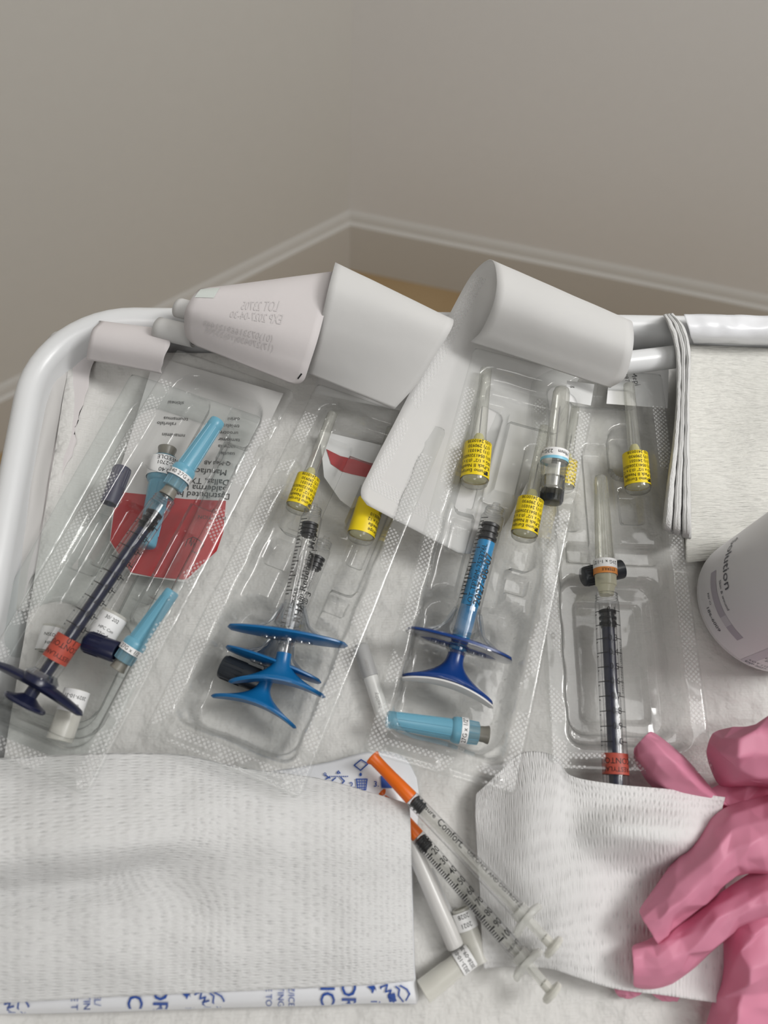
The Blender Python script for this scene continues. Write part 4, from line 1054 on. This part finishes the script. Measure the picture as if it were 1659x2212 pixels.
# ================================================================== SOLUTION BOTTLE
bc = P(1644, 1308, .25); rb = cm(1620, 1310, .3, 148)
bt = thing('solution_bottle', 'white round solution bottle standing at the right edge of the tray', 'bottle', bc)
Fb = Fr(bc, Vector((0, 0, 1)), CAM-bc)
mb = MB(); mb.lathe(Fb, [(0, rb*.8), (.03, rb*.9), (.12, rb*.965), (.3, rb), (8.5, rb), (9.3, rb*.94), (9.9, rb*.75), (10.2, rb*.45), (10.4, rb*.4), (11.0, rb*.4)], 64); mb.build('body', M_bottle, bt)
mb = MB(); mb.lathe(Fb, [(.45, rb*1.004), (8.3, rb*1.004)], 64, False, False); bl = mb.build('label', M_bottlelab, bt)
mb = MB(); mb.lathe(Fb, [(11, rb*.5), (12.4, rb*.5), (12.5, rb*.45)], 32); mb.build('cap', M_tray, bt)
mb = MB(); wrap_rect(mb, Fb, rb*1.008, 1.45, 1.85, .1, .75); mb.build('lavender_bar', M_lav, bl)
mb = MB(); wrap_rect(mb, Fb, rb*1.008, 1.45, 1.85, -.04, .1); mb.build('pale_bar', M_lav2, bl)
mb = MB(); wrap_rect(mb, Fb, rb*1.008, 1.45, 1.85, -.26, -.04, 4); mb.build('lavender_bar', M_lav, bl)
mb = MB(); wrap_rect(mb, Fb, rb*1.006, .45, 8.3, -.66, -.53, 4); mb.build('grey_stripe', M_lav2, bl)
mb = MB(); c = cyl(Fb, rb*1.01)
# letters run round the bottle with their tops towards the cap
put_text(mb, c, 'Solution', .62, 2.6, 2.0, -90); put_text(mb, c, 'Skin & wound', .2, 2.15, .9, -90); put_text(mb, c, '186-6009', .26, .95, .35, -90); put_text(mb, c, 'REF CI', .16, 1.2, 1.05, -90)
for i, tx in enumerate(('WARNINGS', 'Store at room', 'natural latex', 'Distributed by', 'PUR 81101')): put_text(mb, c, tx, .2, 2.3-i*.24, -2.3, -90)
put_text(mb, c, 'LOT 112-25', .19, .85, -2.0, -90); put_text(mb, c, 'EXP 2027-11', .19, .6, -2.0, -90)
mb.build('label_text', plastic('dark_grey_print', (.08, .08, .1), .5), bl, smooth=False)

# ================================================================== PINK GLOVES
def glove(name, label, pieces):
    """crumpled sheet: coarse folded facets with random creases, smoothed by subdivision"""
    mb = MB(); rnd = random.Random(len(label))
    for i, (rows, nu, nv, wr, ws) in enumerate(pieces):
        R_ = [[P(*p) for p in r] for r in rows]; sv = Vector((i*5.1, i*3.7, 2))
        nu2, nv2 = max(5, nu//8), max(4, nv//6)
        def fn(u, v):
            q = cr([cr(r, u) for r in R_], v); e = 1 if 0 < u < 1 and 0 < v < 1 else .25
            q += Vector((rnd.uniform(-1, 1), rnd.uniform(-1, 1), 0))*.09*e
            q.z += wr*e*(noise.noise(q*ws+sv)+.45*rnd.uniform(-1, 1)); return q
        b = len(mb.v)
        for jv in range(nv2+1):
            for iu in range(nu2+1): mb.vert(fn(iu/nu2, jv/nv2), (iu, jv))
        for jv in range(nv2):
            for iu in range(nu2):
                a0 = b+jv*(nu2+1)+iu; a1, a2, a3 = a0+1, a0+nu2+2, a0+nu2+1
                t = rnd.random()
                if t < .45: mb.f.append((a0, a1, a2, a3))
                elif t < .75: mb.f += [(a0, a1, a2), (a0, a2, a3)]
                else: mb.f += [(a0, a1, a3), (a1, a2, a3)]
    o = mb.build(name, M_pink, angle=180)
    at = o.data.attributes.new('crease_edge', 'FLOAT', 'EDGE')
    for e, me_ in zip(at.data, o.data.edges):
        ua, ub = mb.uv[me_.vertices[0]], mb.uv[me_.vertices[1]]
        along = ua[1] == ub[1] or ua[0] == ub[0]
        e.value = rnd.choice((.1, .5, .7, .85)) if along else rnd.choice((.2, .5, .8))
    solid(o, .03)
    m = o.modifiers.new('soft_folds', 'SUBSURF'); m.levels = m.render_levels = 3
    return tag(o, label, 'glove', 'pink disposable gloves')
glove('nitrile_glove', 'crumpled pink glove with one finger poking out by the rightmost pack', [
    # finger a: folded fingertip pointing up left
    ([[(1367, 1618, 1.6), (1380, 1604, 2.0), (1398, 1588, 2.1), (1407, 1579, 1.6)],
      [(1371, 1640, 1.0), (1395, 1630, 2.2), (1425, 1612, 2.3), (1440, 1602, 1.1)],
      [(1382, 1668, .9), (1420, 1655, 2.1), (1465, 1645, 2.5), (1490, 1646, 1.1)],
      [(1398, 1694, .9), (1440, 1682, 2.0), (1490, 1672, 2.3), (1522, 1684, 1.0)],
      [(1425, 1712, .8), (1470, 1710, 1.7), (1510, 1702, 1.9), (1552, 1722, .9)],
      [(1450, 1740, .6), (1500, 1740, 1.0), (1560, 1735, 1.3), (1600, 1760, .8)]], 30, 40, .16, 1.5),
    ([[(1367, 1618, 1.6), (1380, 1604, 2.0), (1398, 1588, 2.1), (1407, 1579, 1.6)],
      [(1374, 1622, 1.2), (1385, 1618, 1.5), (1392, 1616, 1.6), (1396, 1612, 1.4)],
      [(1385, 1640, .8), (1400, 1630, .8), (1420, 1620, .8), (1430, 1610, .8)]], 16, 10, .05, 2),
    # looped cuff b at the right edge
    ([[(1545, 1690, .6), (1565, 1700, .7), (1600, 1700, .8), (1659, 1705, .8), (1760, 1710, .8)],
      [(1526, 1638, 1.2), (1575, 1676, 2.2), (1610, 1688, 2.4), (1659, 1692, 2.4), (1760, 1695, 2.4)],
      [(1530, 1615, 1.8), (1572, 1640, 3.2), (1615, 1665, 3.3), (1659, 1672, 3.3), (1760, 1670, 3.3)],
      [(1535, 1590, 1.9), (1566, 1618, 3.3), (1610, 1605, 3.7), (1659, 1590, 3.8), (1760, 1570, 3.8)],
      [(1550, 1578, 1.6), (1590, 1574, 2.6), (1625, 1568, 3.0), (1659, 1552, 3.2), (1760, 1530, 3.2)],
      [(1560, 1580, .8), (1600, 1575, 1.0), (1630, 1570, 1.0), (1659, 1560, 1.0), (1760, 1540, 1.0)]], 44, 40, .22, 1.3),
    # inner fold seen in the cuff opening
    ([[(1566, 1620, 3.2), (1590, 1625, 2.8), (1625, 1632, 2.9), (1659, 1625, 3.3), (1720, 1610, 3.3)],
      [(1575, 1650, 2.7), (1600, 1650, 1.8), (1630, 1650, 1.8), (1659, 1650, 2.0), (1720, 1650, 2.0)],
      [(1580, 1674, 2.4), (1605, 1684, 2.5), (1630, 1688, 2.5), (1659, 1690, 2.5), (1720, 1690, 2.5)]], 24, 14, .12, 1.8),
    # palm mass lying between the fingers, in the shade
    ([[(1500, 1715, .5), (1560, 1690, .6), (1610, 1660, .7), (1700, 1640, .8)],
      [(1520, 1745, .9), (1575, 1735, 1.0), (1620, 1720, 1.1), (1700, 1700, 1.2)],
      [(1540, 1790, .8), (1590, 1785, 1.1), (1640, 1780, 1.2), (1720, 1760, 1.3)],
      [(1560, 1860, .5), (1600, 1850, .7), (1650, 1840, .8), (1720, 1830, .9)]], 30, 30, .4, 1.1)])
glove('nitrile_glove', 'crumpled pink glove with two long fingers draped over the right gauze square', [
    ([[(1800, 1625, 1.6), (1660, 1720, 1.6), (1575, 1738, 1.5), (1520, 1782, 1.4), (1470, 1840, 1.3), (1425, 1905, 1.3), (1380, 1970, 1.5)],
      [(1800, 1680, 3.0), (1660, 1742, 2.8), (1590, 1772, 2.6), (1530, 1822, 2.6), (1480, 1872, 2.4), (1430, 1930, 2.3), (1385, 1978, 2.1)],
      [(1800, 1740, 3.4), (1660, 1800, 3.3), (1600, 1822, 3.1), (1545, 1868, 3.0), (1492, 1914, 2.8), (1440, 1962, 2.6), (1396, 1998, 2.3)],
      [(1800, 1800, 3.1), (1660, 1850, 3.2), (1605, 1862, 2.9), (1555, 1905, 2.7), (1505, 1945, 2.6), (1455, 1985, 2.4), (1410, 2020, 2.2)],
      [(1800, 1860, 2.2), (1660, 1884, 2.1), (1600, 1892, 2.0), (1560, 1926, 1.9), (1512, 1964, 1.8), (1465, 2004, 1.8), (1423, 2045, 1.7)],
      [(1800, 1830, 1.3), (1660, 1860, 1.2), (1600, 1872, 1.2), (1560, 1905, 1.2), (1510, 1945, 1.1), (1460, 1985, 1.1), (1415, 2020, 1.1)]], 90, 44, .24, 1.1),
    ([[(1800, 1830, 1.2), (1660, 1868, 1.4), (1590, 1905, 1.5), (1520, 1955, 1.5), (1460, 2000, 1.4), (1400, 2030, 1.3), (1366, 2042, 1.3)],
      [(1800, 1880, 2.4), (1660, 1905, 2.4), (1595, 1945, 2.3), (1530, 1985, 2.2), (1465, 2028, 2.0), (1410, 2055, 1.9), (1366, 2060, 1.8)],
      [(1800, 1930, 2.8), (1660, 1945, 2.7), (1600, 1980, 2.5), (1540, 2020, 2.4), (1475, 2060, 2.2), (1420, 2090, 1.9), (1368, 2092, 1.8)],
      [(1800, 1970, 2.3), (1660, 1978, 2.0), (1605, 2004, 1.9), (1545, 2040, 1.8), (1490, 2085, 1.7), (1445, 2115, 1.6), (1368, 2118, 1.5)],
      [(1800, 1975, 1.0), (1660, 1985, 1.0), (1602, 2010, 1.0), (1545, 2048, 1.0), (1492, 2096, 1.0), (1440, 2132, 1.0), (1369, 2137, 1.0)]], 90, 36, .22, 1.2),
    # wrist end running down the right edge
    ([[(1562, 2000, .9), (1590, 1990, 1.6), (1630, 1975, 1.9), (1680, 1950, 2.0), (1800, 1940, 2.0)],
      [(1562, 2060, .8), (1600, 2050, 2.0), (1640, 2040, 2.3), (1690, 2030, 2.2), (1800, 2020, 2.2)],
      [(1560, 2110, .7), (1595, 2110, 1.9), (1630, 2105, 2.3), (1690, 2100, 1.9), (1800, 2100, 1.9)],
      [(1535, 2165, .5), (1580, 2165, 1.6), (1625, 2160, 2.0), (1690, 2150, 1.5), (1800, 2150, 1.5)],
      [(1524, 2230, .4), (1570, 2230, 1.5), (1620, 2220, 1.8), (1690, 2210, 1.2), (1800, 2210, 1.2)],
      [(1520, 2300, .3), (1570, 2300, 1.2), (1620, 2300, 1.4), (1690, 2300, .9), (1800, 2300, .9)]], 44, 56, .3, 1.2),
    # fingertips showing below the gauze edge
    ([[(1322, 2118, .3), (1345, 2116, .5), (1370, 2122, .6), (1392, 2130, .4)],
      [(1327, 2140, .25), (1345, 2142, .45), (1368, 2146, .45), (1386, 2145, .3)],
      [(1338, 2153, .1), (1352, 2157, .15), (1366, 2157, .15), (1378, 2150, .1)]], 14, 10, .06, 2),
    ([[(1400, 2125, .3), (1430, 2126, .5), (1455, 2130, .5), (1480, 2140, .3)],
      [(1408, 2146, .25), (1430, 2150, .4), (1450, 2152, .4), (1470, 2152, .3)],
      [(1422, 2160, .1), (1435, 2162, .15), (1450, 2163, .15), (1462, 2163, .1)]], 14, 10, .06, 2)])

for o in bpy.data.objects:
    for kk in ('_o', '_f'):
        if kk in o: del o[kk]
